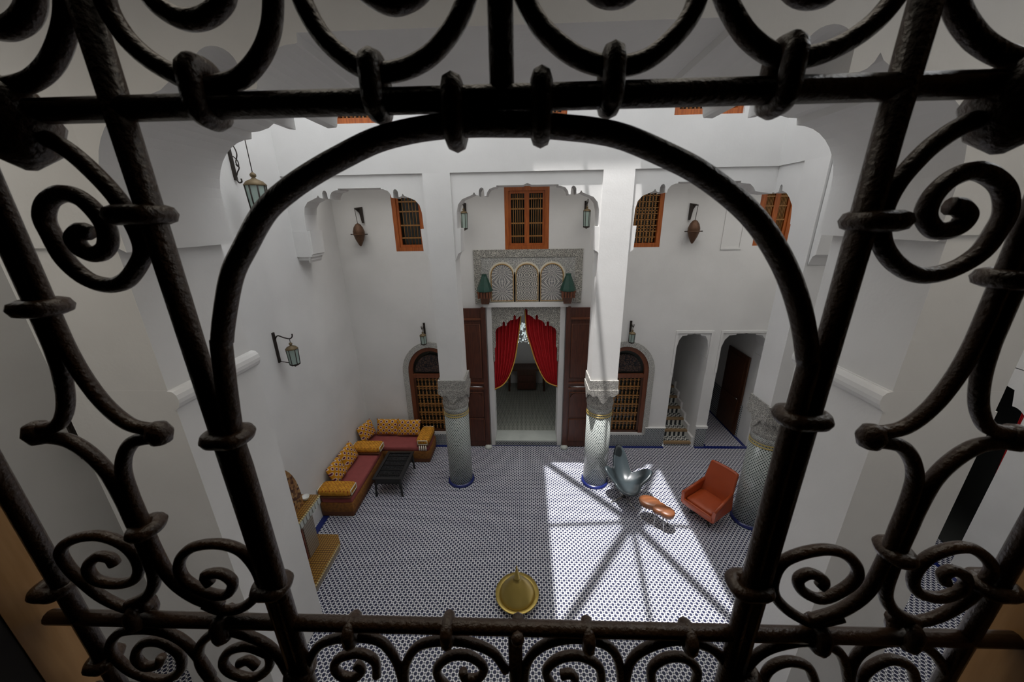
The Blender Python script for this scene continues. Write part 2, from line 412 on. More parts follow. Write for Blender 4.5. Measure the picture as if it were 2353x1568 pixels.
# stair well
struct(box_obj('wall_stair', 'white', [((4.2, 8.3, 0), (4.26, 12, 5)), ((3.3, 8.3, 0), (3.46, 12, 5)), ((3.3, 11.2, 0), (4.2, 11.4, 5)), ((3.3, 8.3, 5), (4.3, 11.4, 5.1))]), 'white walls of the stair well', 'wall')
st = thing('staircase', 'tiled stairs with tan nosings and black and white treads and risers', 'stairs', (3.83, 7.9, 0))
for k in range(10):
    z = .18*k+.1; y = .27*k
    MB().box((-.36, y-.015, z-.045), (.31, y+.07, z+.003)).build('nosing', M_['tan'], st)
    MB().box((-.36, y+.07, z-.04), (.31, y+.27, z)).build('tread', M_['tread'], st)
    MB().box((-.36, y+.27, z-.04), (.31, y+.30, z+.135)).build('riser', M_['riser'], st)
sk = MB()
for k in range(10): sk.box((.31, .27*k+.0, .18*k-.1 if k else 0), (.365, .27*k+.30, .18*k+.24))
sk.build('skirting', M_['white'], st, label='white stepped skirting')
MB().box((-.36, -.0, 0), (.31, .03, .055)).build('riser', M_['dado'], st)

# left wall, near left recess wall, right wall
struct(box_obj('wall_left', 'white', [((-4.3, 3.65, 0), (-4.0, 8.3, 9.2))]), 'white left wall with hanging lanterns', 'wall')
struct(box_obj('wall_left_near', 'white', [((-5.2, -.5, 0), (-4.9, 3.7, 9.2)), ((-5.2, 3.65, 0), (-4.2, 3.95, 9.2))]), 'white wall of the near left recess', 'wall')
wr = MB()
for a, b in ( ((7.0, -.5, 0), (7.3, 4.69, 9)), ((7.0, 5.9, 0), (7.3, 8.3, 9)), ((7.0, 4.69, 3.35), (7.3, 5.9, 9)) ): wr.box(a, b)
arc = [(4.69, 3.36), (4.69, 2.75), (4.75, 2.8), (4.8, 2.82), (4.85, 2.82), (4.9, 3.05), (5.1, 3.1), (5.14, 3.28), (5.3, 3.33), (5.46, 3.28), (5.5, 3.1), (5.7, 3.05), (5.75, 2.82), (5.86, 2.8), (5.9, 2.55), (5.9, 3.36)]
wr.prism(arc, 7.0, 7.3, 'x')
struct(wr.build('wall_right', M_['white']), 'white right wall with a dark curtained doorway', 'wall')
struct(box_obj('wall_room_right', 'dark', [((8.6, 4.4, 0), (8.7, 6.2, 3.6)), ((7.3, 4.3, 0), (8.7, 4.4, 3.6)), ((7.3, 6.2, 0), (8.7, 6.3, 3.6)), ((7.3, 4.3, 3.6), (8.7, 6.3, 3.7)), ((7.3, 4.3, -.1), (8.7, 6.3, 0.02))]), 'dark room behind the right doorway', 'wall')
# end of the right gallery, near courtyard wall, gallery ceilings
struct(box_obj('ceiling_near', 'white', [((-5.2, .31, 9.2), (7.3, 2.6, 9.3)), ((-5.2, 2.6, 9.2), (-4.0, 3.95, 9.3))]), 'white roof over the near gallery', 'ceiling')
struct(box_obj('ceiling_galleries', 'white', [((-4.3, 6.79, 6.62), (7.3, 8.3, 6.8)), ((4.41, .6, 6.62), (7.3, 6.79, 6.8))]), 'white ceiling of the galleries', 'ceiling')

# front arcade (far side of the courtyard)
CYF = 6.35
half = [(-1.2, 4.80), (-1.15, 4.92), (-1.10, 4.95), (-1.08, 5.34), (-1.14, 5.34), (-1.13, 5.60), (-1.10, 5.72), (-1.03, 5.80), (-.90, 5.85), (-.85, 5.87), (-.825, 5.905), (-.80, 5.865), (-.75, 5.85),
        (-.745, 5.93), (-.725, 5.965), (-.70, 5.975), (-.675, 5.965), (-.66, 5.93), (-.655, 5.845), (-.625, 5.845), (-.61, 5.90), (-.57, 5.95), (-.50, 5.975), (-.455, 5.98), (-.455, 6.0), (-.02, 6.0), (0, 6.03)]
def lobed(xl, xr, zt_out, zshift=0, left=True, right=True, n_sc=1.0):
    c = (xl+xr)/2; hw = (xr-xl)/2
    L = []
    for x, z in half:
        xx = (x+1.2)            # distance from the springing, kept at real size
        L.append((min(xl+xx*n_sc, c), z+zshift))
    L = [p for i, p in enumerate(L) if i == 0 or p != L[i-1]]
    L[-1] = (c, L[-1][1])
    R = [(2*c-x, z) for x, z in reversed(L[:-1])]
    return [(xl, zt_out)]+L+R+[(xr, zt_out)]
def side_mod(pts): return pts
ar = MB()
S0, S1 = CYF+.03, CYF+.42
ar.prism(lobed(-1.2, 1.3, 6.2), S0, S1)
ar.prism(lobed(-3.80, -1.65, 6.2, n_sc=.96), S0, S1); ar.box((-4.0, S0, 5.34), (-3.80, S1, 6.2)); ar.box((3.97, S0+.001, 5.82), (4.41, S1, 6.2))
# right bay: it turns the corner without a column
rb = [(1.75+(x+1.2)*.96, z) for x, z in half[:-2]]
rb += [(3.45, 6.0), (3.45, 5.97), (3.6, 5.95), (3.66, 5.9), (3.7, 5.84), (3.97, 5.8)]
ar.prism([(1.75, 6.2)]+rb+[(3.97, 6.2)], S0, S1)
WT = [(-3.0, -2.05, 6.93, 8.05), (-.54, .66, 6.93, 8.05), (2.27, 3.30, 6.93, 8.05)]
for a, b in wall_grid(WT, -4.0, 4.4, 6.2, 9.2, CYF, CYF+.44): ar.box(a, b)
struct(ar.build('wall_arcade_far', M_['white']), 'white beam and lobed plaster arches facing the courtyard', 'arcade')
# right side arcade
XR = 3.97
sa = MB()
t1 = [(CYF+.03, 5.8), (6.28, 5.82), (6.27, 5.9), (6.24, 5.93), (6.21, 5.9), (6.2, 5.83), (6.1, 5.8), (6.0, 5.72), (5.9, 5.6), (5.86, 5.35), (5.81, 5.3)]
sa.prism([(CYF+.03, 6.2)]+t1+[(5.81, 6.2)], XR+.03, XR+.42, 'x')
t2 = [(5.32, 4.8), (5.27, 4.92), (5.22, 4.95), (5.2, 5.34), (5.25, 5.34), (5.24, 5.6), (5.17, 5.8), (5.0, 5.88), (4.9, 5.98), (4.6, 6.0), (4.3, 6.0), (4.05, 5.9), (3.85, 5.8), (3.74, 5.6), (3.72, 5.34), (3.65, 5.3)]
sa.prism([(5.32, 6.2)]+t2+[(3.65, 6.2)], XR+.03, XR+.42, 'x')
sa.box((XR, 3.6, 6.2), (XR+.44, CYF+.02, 9.2))
struct(sa.build('wall_arcade_right', M_['white']), 'white beam and lobed arches along the right gallery', 'arcade')
# near arch slab and its two piers
PL, PR, PY0, PY1 = -3.0, 2.87, 2.64, 3.65
def arc_pts(p0, p1, n_=7, bulge='up'):     # quarter ellipse from p0 (vertical tangent) to p1 (horizontal tangent)
    return [(p1[0]-(p1[0]-p0[0])*math.cos(PI/2*k/n_), p0[1]+(p1[1]-p0[1])*math.sin(PI/2*k/n_)) for k in range(n_+1)]
big = [(-2.93, 5.30), (-2.935, 5.6)]+arc_pts((-2.935, 5.72), (-2.51, 6.225), 9)+[(-2.50, 6.28), (-2.42, 6.285), (-2.33, 6.31), (-2.265, 6.35), (-2.235, 6.39), (-2.215, 6.345), (-2.18, 6.31), (-2.14, 6.295), (-2.08, 6.29)]
big += arc_pts((-2.08, 6.40), (-1.93, 6.535), 6)+[(-3.86-a, b) for a, b in reversed(arc_pts((-2.08, 6.40), (-1.93, 6.535), 6)[:-1])]+[(-1.78, 6.295), (-1.70, 6.30)]+arc_pts((-1.69, 6.32), (-1.40, 6.53), 7)+[(-1.385, 6.535), (-1.38, 6.585)]
cxm = (PL+PR)/2
bigp = big+[(2*cxm-x, z) for x, z in reversed(big)]
na = MB(); na.prism([(PL, 9.2), (PL, 5.34)]+bigp+[(PR, 5.34), (PR, 9.2)], PY0-.0, PY1+.03)
struct(na.build('wall_arch_near', M_['white']), 'large white lobed arch spanning the near side of the courtyard', 'arch')
for nm, x0, x1, sx in (('pier', -4.0, -3.0, 1), ('pier', 2.87, 3.75, -1)):
    t = thing(nm, 'white square pier on the %s of the courtyard with a rounded moulding' % ('left' if sx > 0 else 'right'), 'pier', ((x0+x1)/2, (PY0+.02+PY1)/2, 0))
    cx, cy = (x0+x1)/2, (PY0+.02+PY1)/2
    MB().box((x0-cx, PY0+.02-cy, 0), (x1-cx, PY1-cy, 3.98)).build('shaft', M_['white'], t)
    up = MB().box((x0-cx+.02, PY0-cy+.021, 4.16), (x1-cx-.02, PY1-cy-.03, 5.34))
    up.box((x0-cx-.0, PY0-cy+.0, 5.34), (x1-cx, PY1-cy+.03, 9.2)); up.build('upper_shaft', M_['white'], t)
    # half-round moulding on the courtyard face only
    xf = (x1 if sx > 0 else x0)-cx
    pf = [(xf-sx*.02, 3.98), (xf+sx*.012, 3.985), (xf+sx*.04, 4.01), (xf+sx*.055, 4.045), (xf+sx*.058, 4.08), (xf+sx*.05, 4.12), (xf+sx*.025, 4.15), (xf-sx*.02, 4.16)]
    MB().prism(pf if sx > 0 else pf[::-1], PY0+.01-cy, PY1-cy, smooth=False).build('moulding', M_['white'], t)
    MB().box((x0-cx+.0, PY0+.02-cy, 3.98), (x1-cx-.02, PY1-cy-.03, 4.16)).build('neck', M_['white'], t)

# near courtyard wall with the window the camera looks through, and the dark room behind it
GY = .28
struct(box_obj('wall_front', 'white', [((-5.2, .31, 0), (-1.15, .5, 9.2)), ((1.1, .31, 0), (7.3, .5, 9.2)), ((-1.15, .31, 0), (1.1, .5, 4.35)), ((-1.15, .31, 6.6), (1.1, .5, 9.2))]), 'white near wall of the courtyard around the window', 'wall')
jb = thing('window_jamb', 'brown wooden jambs of the window behind the iron grille', 'window jamb', (0, .25, 5.3))
MB().box((-.64, .008, -.6), (-.572, .05, 1.3)).build('jamb_board', M_['jamb'], jb)
MB().box((.523, -.13, -.6), (.58, .05, 1.3)).build('jamb_board', M_['jamb'], jb)
MB().box((-.62, -.012, -.62), (.56, .05, -.5)).build('sill_board', M_['jamb'], jb)
MB().box((-.64, -.04, -.6), (-.573, .008, 1.3)).build('casing', M_['black'], jb, label='black inner casing')
struct(box_obj('wall_viewing_room', 'dark', [((-2, -2.6, 3.9), (2, -2.5, 7.5)), ((-2, -2.5, 3.9), (-1.9, .2, 7.5)), ((1.9, -2.5, 3.9), (2, .2, 7.5)), ((-2, -2.5, 3.8), (2, .31, 3.9)), ((-2, -2.5, 7.5), (2, .31, 7.6)),
   ((-2, .2, 3.9), (-.64, .31, 7.5)), ((.58, .2, 3.9), (2, .31, 7.5)), ((-.64, .2, 3.9), (.58, .31, 4.68)), ((-.64, .2, 6.6), (.58, .31, 7.5))]), 'dark room behind the grille window', 'wall')

# skylight
def lerp_s(p, z):
    p = Vector(p); return p+(SUN-p)*((z-p.z)/(SUN.z-p.z))
ZR, ZA = 9.2, 10.4
a0 = lerp_s((.44, 3.45, 0), ZR); a1 = lerp_s((3.05, 7.2, 0), ZR); ap = lerp_s((2.01, 5.45, 0), ZA)
sky = thing('skylight', 'pyramid roof light frame with eight ribs above the courtyard', 'skylight', ((a0.x+a1.x)/2, (a0.y+a1.y)/2, ZR))
o = sky.location
x0, x1, y0, y1 = a0.x-o.x, a1.x-o.x, a0.y-o.y, a1.y-o.y; apx = (ap.x-o.x, ap.y-o.y, ZA-ZR); F = .95
cb = MB()
for a, b in (((x0-F, y0-F, 0), (x0, y1+F, .12)), ((x1, y0-F, 0), (x1+F, y1+F, .12)), ((x0, y0-F, 0), (x1, y0, .12)), ((x0, y1, 0), (x1, y1+F, .12))): cb.box(a, b)
cb.build('masking_curb', M_['white'], sky)  # opaque ring round the opening, widened to block the spot lamp's spill
xm, ym = apx[0], apx[1]
for p, r in (((x0, y0), .05), ((x1, y0), .05), ((x0, y1), .05), ((x1, y1), .05), ((x0, ym), .028), ((x1, ym), .028), ((xm, y0), .028), ((xm, y1), .028)):
    MB().tube([(p[0], p[1], .1), apx], r, 6).build('rib', M_['white'], sky)
MB().lathe([(.01, -.05), (.13, -.03), (.13, .03), (.01, .05)], apx, 12).build('hub', M_['white'], sky)

# ------------------------------------------------------------------ columns
def column(loc, label):
    t = thing('column', label, 'column', loc, 0, 'tiled courtyard columns')
    MB().lathe([(.29, 0), (.29, .03), (.275, .045), (.265, .06)], n=32).build('base_ring', M_['blue'], t)
    MB().lathe([(.25, .045), (.25, 1.70)], n=40).build('tile_shaft', M_['coltile'], t)
    b = MB().lathe([(.25, 1.70), (.256, 1.705), (.256, 1.72), (.25, 1.725)], n=40); b.lathe([(.25, 1.755), (.256, 1.76), (.256, 1.775), (.25, 1.78)], n=40)
    b.build('yellow_band', plain('yellow_glaze', (.45, .33, .09), .3) if 'yb' not in M_ else M_['yb'], t)
    MB().lathe([(.249, 1.725), (.249, 1.755)], n=40).build('band', M_['coltile'], t)
    MB().lathe([(.252, 1.78), (.252, 1.90)], n=40).build('frieze', M_['dado2'], t)
    cap = MB()
    # round below, square above, with pointed corbels
    prof = [(1.90, .0, .255), (1.95, .0, .27), (2.05, .15, .255), (2.15, .4, .25), (2.22, .7, .245), (2.28, 1., .262), (2.34, 1., .27), (2.50, 1., .27), (2.53, 1., .27)]
    vs = []; n = 48
    for z, q, r in prof:
        for k in range(n):
            a = 2*PI*k/n; ca, sa_ = math.cos(a), math.sin(a)
            sq = 1/max(abs(ca), abs(sa_)); rr = r*((1-q)+q*sq)
            vs.append((rr*ca, rr*sa_, z))
    fs = [(i*n+k, i*n+(k+1) % n, (i+1)*n+(k+1) % n, (i+1)*n+k) for i in range(len(prof)-1) for k in range(n)]
    fs += [tuple(range(n-1, -1, -1)), tuple(range((len(prof)-1)*n, len(prof)*n))]
    cap.add(vs, fs, False)
    for k in range(4):   # hanging stucco points on each face
        Mr = Matrix.Rotation(k*PI/2, 4, 'Z')
        pts = [(-.27, 2.34), (-.27, 2.26), (-.2, 2.2), (-.12, 2.22), (-.06, 2.1), (0, 2.04), (.06, 2.1), (.12, 2.22), (.2, 2.2), (.27, 2.26), (.27, 2.34)]
        q = MB().prism(pts, -.285, -.262)
        cap.add([Mr @ Vector(p) for p in q.v], q.f)
    cap.build('capital', M_['carved_cap'], t, label='carved stucco capital')
    return t
M_['yb'] = plain('yellow_glaze', (.45, .33, .09), .3)
M_['dado2'] = zellij('column_frieze', .35, 1, .06, (.52, .53, .5), (.05, .06, .06), (.2, .2, .2), .24, .36, cyl=True)
XC = [(-1.425, 6.585), (1.51, 6.585), (4.21, 5.565)]
LB = ['tiled column left of the curtained doorway', 'tiled column right of the curtained doorway, its foot in the sunlight', 'tiled column at the corner of the right gallery behind the orange armchair']
c0 = None
for i, (x, y) in enumerate(XC):
    c0 = column((x, y, 0), LB[i]) if c0 is None else dup(c0, (x, y, 0), 0, LB[i])
    if i == 0: proto_col = c0
for i, (x, y) in enumerate(XC):
    col = [o for o in bpy.data.objects if o.type == 'EMPTY' and o.get('label') == LB[i]][0]
    h = .225 if i == 0 else (.25 if i == 1 else .24)
    up = MB().box((-h, -.235, 2.53), (h, .235, 6.2)); up.build('pillar_shaft', M_['white'], col)
struct(box_obj('trim_7', 'white', [((-4.0, 6.37, 4.90), (-3.73, 6.785, 5.34)), ((-4, 6.40, 4.84), (-3.77, 6.75, 4.90))]), 'white corbel of the arcade on the left wall', 'corbel')

# ------------------------------------------------------------------ doorway, curtains, inner room
da = MB()
hp = [(-.76, 2.3), (-.73, 2.3), (-.73, 2.62), (-.70, 2.66), (-.70, 3.02), (-.67, 3.1), (-.60, 3.15), (-.55, 3.17), (-.53, 3.17), (-.53, 3.25), (-.50, 3.28), (-.47, 3.25), (-.47, 3.17), (-.44, 3.17), (-.42, 3.24), (-.35, 3.3), (-.29, 3.32), (-.28, 3.32),
      (-.28, 3.4), (-.25, 3.43), (-.22, 3.4), (-.22, 3.32), (-.19, 3.33), (-.15, 3.38), (-.08, 3.42), (-.04, 3.43), (-.04, 3.54), (0, 3.57)]
dp = [(x+.02, z) for x, z in hp]+[(-x+.02, z) for x, z in reversed(hp[:-1])]
da.prism([(-.76, 3.62)]+[(max(-.76, min(.80, x)), z) for x, z in dp]+[(.80, 3.62)], 7.885, 7.99)
struct(da.build('trim_8', M_['carved']), 'carved stucco lobed arch over the curtained doorway', 'arch trim')
struct(box_obj('trim_9', 'white', [((-.86, 7.86, 0.0), (-.75, 7.9, 3.62)), ((.79, 7.86, 0), (.90, 7.9, 3.62)), ((-.92, 7.82, 3.62), (.96, 7.9, 3.72)), ((-.80, 7.9, 0), (-.745, 8.3, 2.3)), ((.785, 7.9, 0), (.84, 8.3, 2.3))]), 'white frame of the curtained doorway', 'frame')
struct(box_obj('trim_10', 'marble', [((-.76, 7.84, .13), (.80, 8.3, .165))]), 'grey marble threshold slab of the curtained doorway', 'threshold')
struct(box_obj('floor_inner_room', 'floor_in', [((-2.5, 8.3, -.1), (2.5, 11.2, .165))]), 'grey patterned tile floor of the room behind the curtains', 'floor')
struct(box_obj('wall_inner_room', 'white', [((-2.5, 11.2, 0), (2.5, 11.4, 4)), ((-2.6, 8.3, 0), (-2.5, 11.4, 4)), ((2.5, 8.3, 0), (2.6, 11.4, 4)), ((-2.6, 8.3, 4), (2.6, 11.4, 4.1))]), 'dim walls of the room behind the curtains', 'wall')
lt = [(1197, 726), (1194, 752), (1190, 782), (1183, 826), (1170, 864), (1155, 884), (1137, 893)]
rt = [(1206, 712), (1210, 762), (1219, 793), (1232, 833), (1252, 872), (1272, 884), (1288, 887)]
def curtain(pts, xo, label, s):
    y = 8.06; e = [on_y(px, py, y) for px, py in pts]; e = smooth_path(e, 5)
    t = thing('curtain', label, 'curtain', (xo, y, 1.6), 0, 'red curtains of the main doorway')
    n = len(e); top = max(p.z for p in e)+.12
    def f(u, v):
        k = v*(n-1); i = min(int(k), n-2); q = e[i].lerp(e[i+1], k-i)
        # u: 0 at the jamb, 1 at the trimmed edge; pleats gather towards the tie side
        x = xo+(q.x-xo)*u; z = q.z+(0 if v > 0 else .0)+(1-u)*(top-q.z)*(1-v)*.0
        zz = q.z if u > .999 else q.z
        x_ = x; z_ = z-(1-u)*.10*v
        return Vector((x_-xo, .035*math.sin(u*7.5*2*PI)*(1-.3*v), z_-1.6))
    mb = MB().grid(f, 64, n-1); mb.build('cloth', M_['red'], t)
    mb2 = MB().box((min(0, (e[0].x-xo)), -.01, top-1.6-.14), (max(0, (e[0].x-xo)), .01, top-1.6)); mb2.build('heading', M_['red'], t)
    MB().tube([Vector((p.x-xo, -.035, p.z-1.6)) for p in e], .014, 6).build('gold_trim', M_['gold'], t, label='gold braid edge')
    return t
curtain(lt, -.76, 'red velvet curtain drawn to the left of the main doorway', -1)
curtain(rt, .80, 'red velvet curtain drawn to the right of the main doorway', 1)
dk = thing('sideboard', 'dark wooden cabinet deep inside the curtained room', 'cabinet', (.05, 10.75, .165))
MB().box((-.62, -.2, .72), (.62, .3, .78)).build('top', M_['dark_wood'], dk)
MB().box((-.3, -.15, .05), (.3, .28, .72)).build('body', M_['dark_wood'], dk)
for x in (-.56, .56):
    for y in (-.15, .22): MB().box((x-.03, y-.03, 0), (x+.03, y+.03, .72)).build('leg', M_['dark_wood'], dk)
for z in (.2, .45): MB().box((-.24, -.17, z-.1), (.24, -.15, z+.1)).build('drawer', M_['door_wood'], dk)
ch = thing('chandelier', 'round white crystal chandelier seen between the red curtains', 'chandelier', (.02, 9.2, 2.55))
MB().tube([(0, 0, .3), (0, 0, 1.44)], .015, 6).build('rod', M_['chrome'], ch)
for rr, z in ((.34, .0), (.26, .16), (.2, -.14)):
    MB().tube([(rr*math.cos(a*PI/12), rr*math.sin(a*PI/12), z) for a in range(24)], .012, 5, True).build('ring', M_['chrome'], ch)
cm = MB()
for i in range(150):
    a = random.random()*2*PI; r = random.choice([.34, .26, .2, .1]); z = random.uniform(-.22, .28)
    r *= math.sqrt(max(.1, 1-(z/.34)**2)); cm.lathe([(.004, -.03), (.02, 0), (.004, .02)], (r*math.cos(a), r*math.sin(a), z), 4, smooth=False)
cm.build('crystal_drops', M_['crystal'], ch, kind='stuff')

# door leaves folded open
def leaf(name, x0, x1, label, hx):
    t = thing(name, label, 'door', ((x0+x1)/2, 7.83, .02)); w_ = (x1-x0)/2; o_ = 7.83
    MB().box((-w_, -.02, 0), (w_, .03, 3.58)).build('leaf_board', M_['door_wood'], t)
    s = 1 if hx > 0 else -1
    for z0, z1 in ((.18, .78), (.86, 1.5), (1.9, 3.2)):
        m_ = MB(); wi = w_-.1
        if z1 < 1.6 and z0 > .8:
            m_.prism([(-wi, z0), (wi, z0), (wi, z1-.12), (wi-.05, z1-.04), (wi-.12, z1), (-wi+.12, z1), (-wi+.05, z1-.04), (-wi, z1-.12)], -.045, -.02)
        else: m_.box((-wi, -.045, z0), (wi, -.02, z1))
        m_.build('panel', M_['door_wood'], t)
        MB().tube([(-wi-.01, -.03, z0-.01), (wi+.01, -.03, z0-.01), (wi+.01, -.03, z1+.01), (-wi-.01, -.03, z1+.01)], .014, 5, True).build('moulding', M_['door_wood2'], t)
    for z in (1.62, 1.76, 3.34): MB().box((-w_+.04, -.05, z-.02), (w_-.04, -.02, z+.02)).build('rail', M_['door_wood2'], t)
    MB().tube([(-w_*.7, -.09, 1.69), (w_*.7, -.09, 1.69)], .012, 6).build('bolt', M_['chrome'], t, label='steel bolt')
    MB().box((hx*w_-.05, -.06, -.0), (hx*w_+.05, .04, 3.6)).build('post', M_['door_wood'], t)
    MB().lathe([(.09, 0), (.09, .04), (.06, .07), (.02, .08)], (hx*w_, -.06, -.02), 16).build('pivot_stone', M_['marble'], t, label='white pivot block')
    return t
M_['door_wood2'] = wood('door_walnut_light', (.11, .035, .015), (.17, .055, .025), .35)
leaf('wooden_door', -1.45, -.93, 'dark brown panelled door leaf left of the curtained doorway', 1)
leaf('wooden_door', .97, 1.60, 'dark brown panelled door leaf right of the curtained doorway', -1)

# stucco panel with three arched niches
sp = thing('stucco_panel', 'carved plaster panel with three arched lattice niches above the doorway', 'stucco panel', (.05, 7.9, 3.7))
def P2(x, z): return (x-.05, z-3.7)
bd = MB(); bd.box((-1.15, -.03, 1.0), (1.19, 0, 1.16)); bd.box((-1.15, -.03, 0), (-.99, 0, 1.0)); bd.box((1.03, -.03, 0), (1.19, 0, 1.0)); bd.build('border', M_['carved'], sp)
MB().box((-.99, -.02, .0), (1.03, 0, 1.0)).build('field', M_['carved_thin'], sp)
def arch_poly(c, hw, z0, zs, n=14): return [(c-hw, z0)]+[(c-hw*math.cos(PI*i/n), zs+hw*math.sin(PI*i/n)) for i in range(n+1)]+[(c+hw, z0)]
M_['ros2'] = rosette('double_rosette2', 2, .42, .06, (.62, .60, .56), (.16, .16, .17), 17, 10)
M_['ros_small'] = rosette('small_rosettes2', .16, .19, .05, (.62, .59, .53), (.15, .15, .15), 15, 6)
for c in (-.54, 0, .54):
    pt = MB().prism(arch_poly(0, .285, .03, .62), -.032, -.018); q = pt.build('niche_surround', M_['cream'], sp); q.location.x = c
    pn = MB().prism(arch_poly(0, .235, .06, .62), -.045, -.03); q = pn.build('lattice', M_['ros_small'] if c == 0 else M_['ros2'], sp); q.location.x = c
    ring = [(-.24, -.045, .06)]+[(-.24*math.cos(PI*i/14), -.045, .62+.24*math.sin(PI*i/14)) for i in range(15)]+[(.24, -.045, .06)]
    g_ = MB().tube(ring, .012, 5, True).build('gilt_edge', plain('gilt', (.36, .21, .06), .5) if c < -.5 else bpy.data.materials['gilt'], sp); g_.location.x = c
for c, lab in ((-.87, 'left'), (.93, 'right')):
    t = thing('wall_bracket_roof', 'green tiled cone hood on carved brown corbel, %s of the niches' % lab, 'corbel', (c, 7.9, 3.70), 0, 'green hooded corbels above the doorway')
    MB().lathe([(.055, .66), (.06, .62), (.165, .34), (.175, .30)][::-1], (0, -.13, 0), 8, smooth=False).build('hood', M_['green'], t)
    cb_ = MB(); cb_.hexa([(-.08, -.12, 0), (.08, -.12, 0), (.08, 0, 0), (-.08, 0, 0), (-.10, -.16, .15), (.10, -.16, .15), (.10, 0, .15), (-.10, 0, .15)])
    cb_.hexa([(-.10, -.17, .15), (.10, -.17, .15), (.10, 0, .15), (-.10, 0, .15), (-.165, -.26, .30), (.165, -.26, .30), (.165, 0, .30), (-.165, 0, .30)])
    cb_.build('corbel', M_['dark_wood3'] if 'dark_wood3' in M_ else wood('corbel_wood', (.07, .025, .012), (.16, .06, .03)), t)
    for k in range(5): MB().box((-.14+.06*k, -.275, .16), (-.10+.06*k, -.12, .29)).build('carved_rib', M_['door_wood2'], t)

# ------------------------------------------------------------------ wooden windows
def lattice_window(loc, w_, h_, label, kind, axis_rot=0, name='lattice_window', group=None):
    t = thing(name, label, 'window', loc, axis_rot, group); hw = w_/2
    f = MB(); fw = .085
    f.box((-hw, -.06, 0), (-hw+fw, .06, h_)); f.box((hw-fw, -.06, 0), (hw, .06, h_)); f.box((-hw+fw, -.06, 0), (hw-fw, .06, fw)); f.box((-hw+fw, -.06, h_-fw), (hw-fw, .06, h_))
    f.build('frame', M_['orange_wood'], t)
    MB().box((-hw, .10, 0), (hw, .13, h_)).build('pane', M_['pane'], t)
    iw0, iw1, ih0, ih1 = -hw+fw, hw-fw, fw, h_-fw
    if kind == 'double':
        for s in (-1, 1):
            c = s*(hw-fw)/2; sh = MB(); a, b = c-(hw-fw)/2, c+(hw-fw)/2; q = .05
            sh.box((a, -.03, ih0), (a+q, .02, ih1)); sh.box((b-q, -.03, ih0), (b, .02, ih1)); sh.box((a+q, -.03, ih0), (b-q, .02, ih0+q)); sh.box((a+q, -.03, ih1-q), (b-q, .02, ih1))
            sh.build('shutter', M_['orange_wood'], t)
            for zz in (.18, .42, .68, .86): MB().box((a+q, -.02, ih0+(ih1-ih0)*zz-.014), (b-q, .01, ih0+(ih1-ih0)*zz+.014)).build('glazing_bar', M_['grid_wood'], t)
            for k in range(1, 6):
                x = a+q+(b-a-2*q)*k/6
                MB().tube([(x, -.005, ih0+q), (x, -.005, ih1-q)], .009, 5).build('spindle', M_['grid_wood'], t)
    else:
        nx, nz = int((iw1-iw0)/.115), int((ih1-ih0)/.115)
        for k in range(1, nx): MB().box((iw0+(iw1-iw0)*k/nx-.010, -.02, ih0), (iw0+(iw1-iw0)*k/nx+.010, .01, ih1)).build('upright', M_['grid_wood'], t)
        for k in range(1, nz): MB().box((iw0, -.02, ih0+(ih1-ih0)*k/nz-.010), (iw1, .01, ih0+(ih1-ih0)*k/nz+.010)).build('crossbar', M_['grid_wood'], t)
        mb = MB()
        for i in range(nx):
            for j in range(nz):
                if j % 3 != 1 or True:
                    x = iw0+(iw1-iw0)*(i+.5)/nx; z = ih0+(ih1-ih0)*(j+.5)/nz
                    if j % 3 == 2: mb.box((x-.012, -.015, z-.05), (x+.012, .005, z+.05)).box((x-.045, -.015, z-.01), (x+.045, .005, z+.01))
                    else: mb.lathe([(.008, -.055), (.028, -.02), (.012, 0), (.028, .02), (.008, .055)], (x, 0, z), 6)
        mb.build('turned_beads', M_['grid_wood'], t, kind='stuff')
    return t
for (x0, x1, z0, z1), lab, kd in zip(WU, ['orange wooden lattice window left of the centre bay, high on the far wall', 'orange wooden double shutter window in the centre bay above the stucco panel',
        'orange wooden lattice window right of the centre bay, high on the far wall', 'orange wooden window at the far right end of the far wall'], ['double', 'double', 'grid', 'double']):
    lattice_window(((x0+x1)/2, WB+.06, z0), x1-x0, z1-z0, lab, kd)
for (x0, x1, z0, z1), lab in zip(WT, ['upper storey lattice window above the left bay', 'upper storey lattice window above the centre bay', 'upper storey lattice window above the right bay']):
    lattice_window(((x0+x1)/2, CYF+.1, z0), x1-x0, z1-z0, lab, 'grid', name='upper_window', group='upper storey windows')
struct(box_obj('trim_11', 'white', [((4.08, 7.885, 4.84), (4.12, 7.9, 5.9)), ((4.46, 7.885, 4.84), (4.5, 7.9, 5.9)), ((4.08, 7.885, 4.8), (4.5, 7.9, 4.84))]), 'faint raised plaster frame on the far wall at right', 'frame')

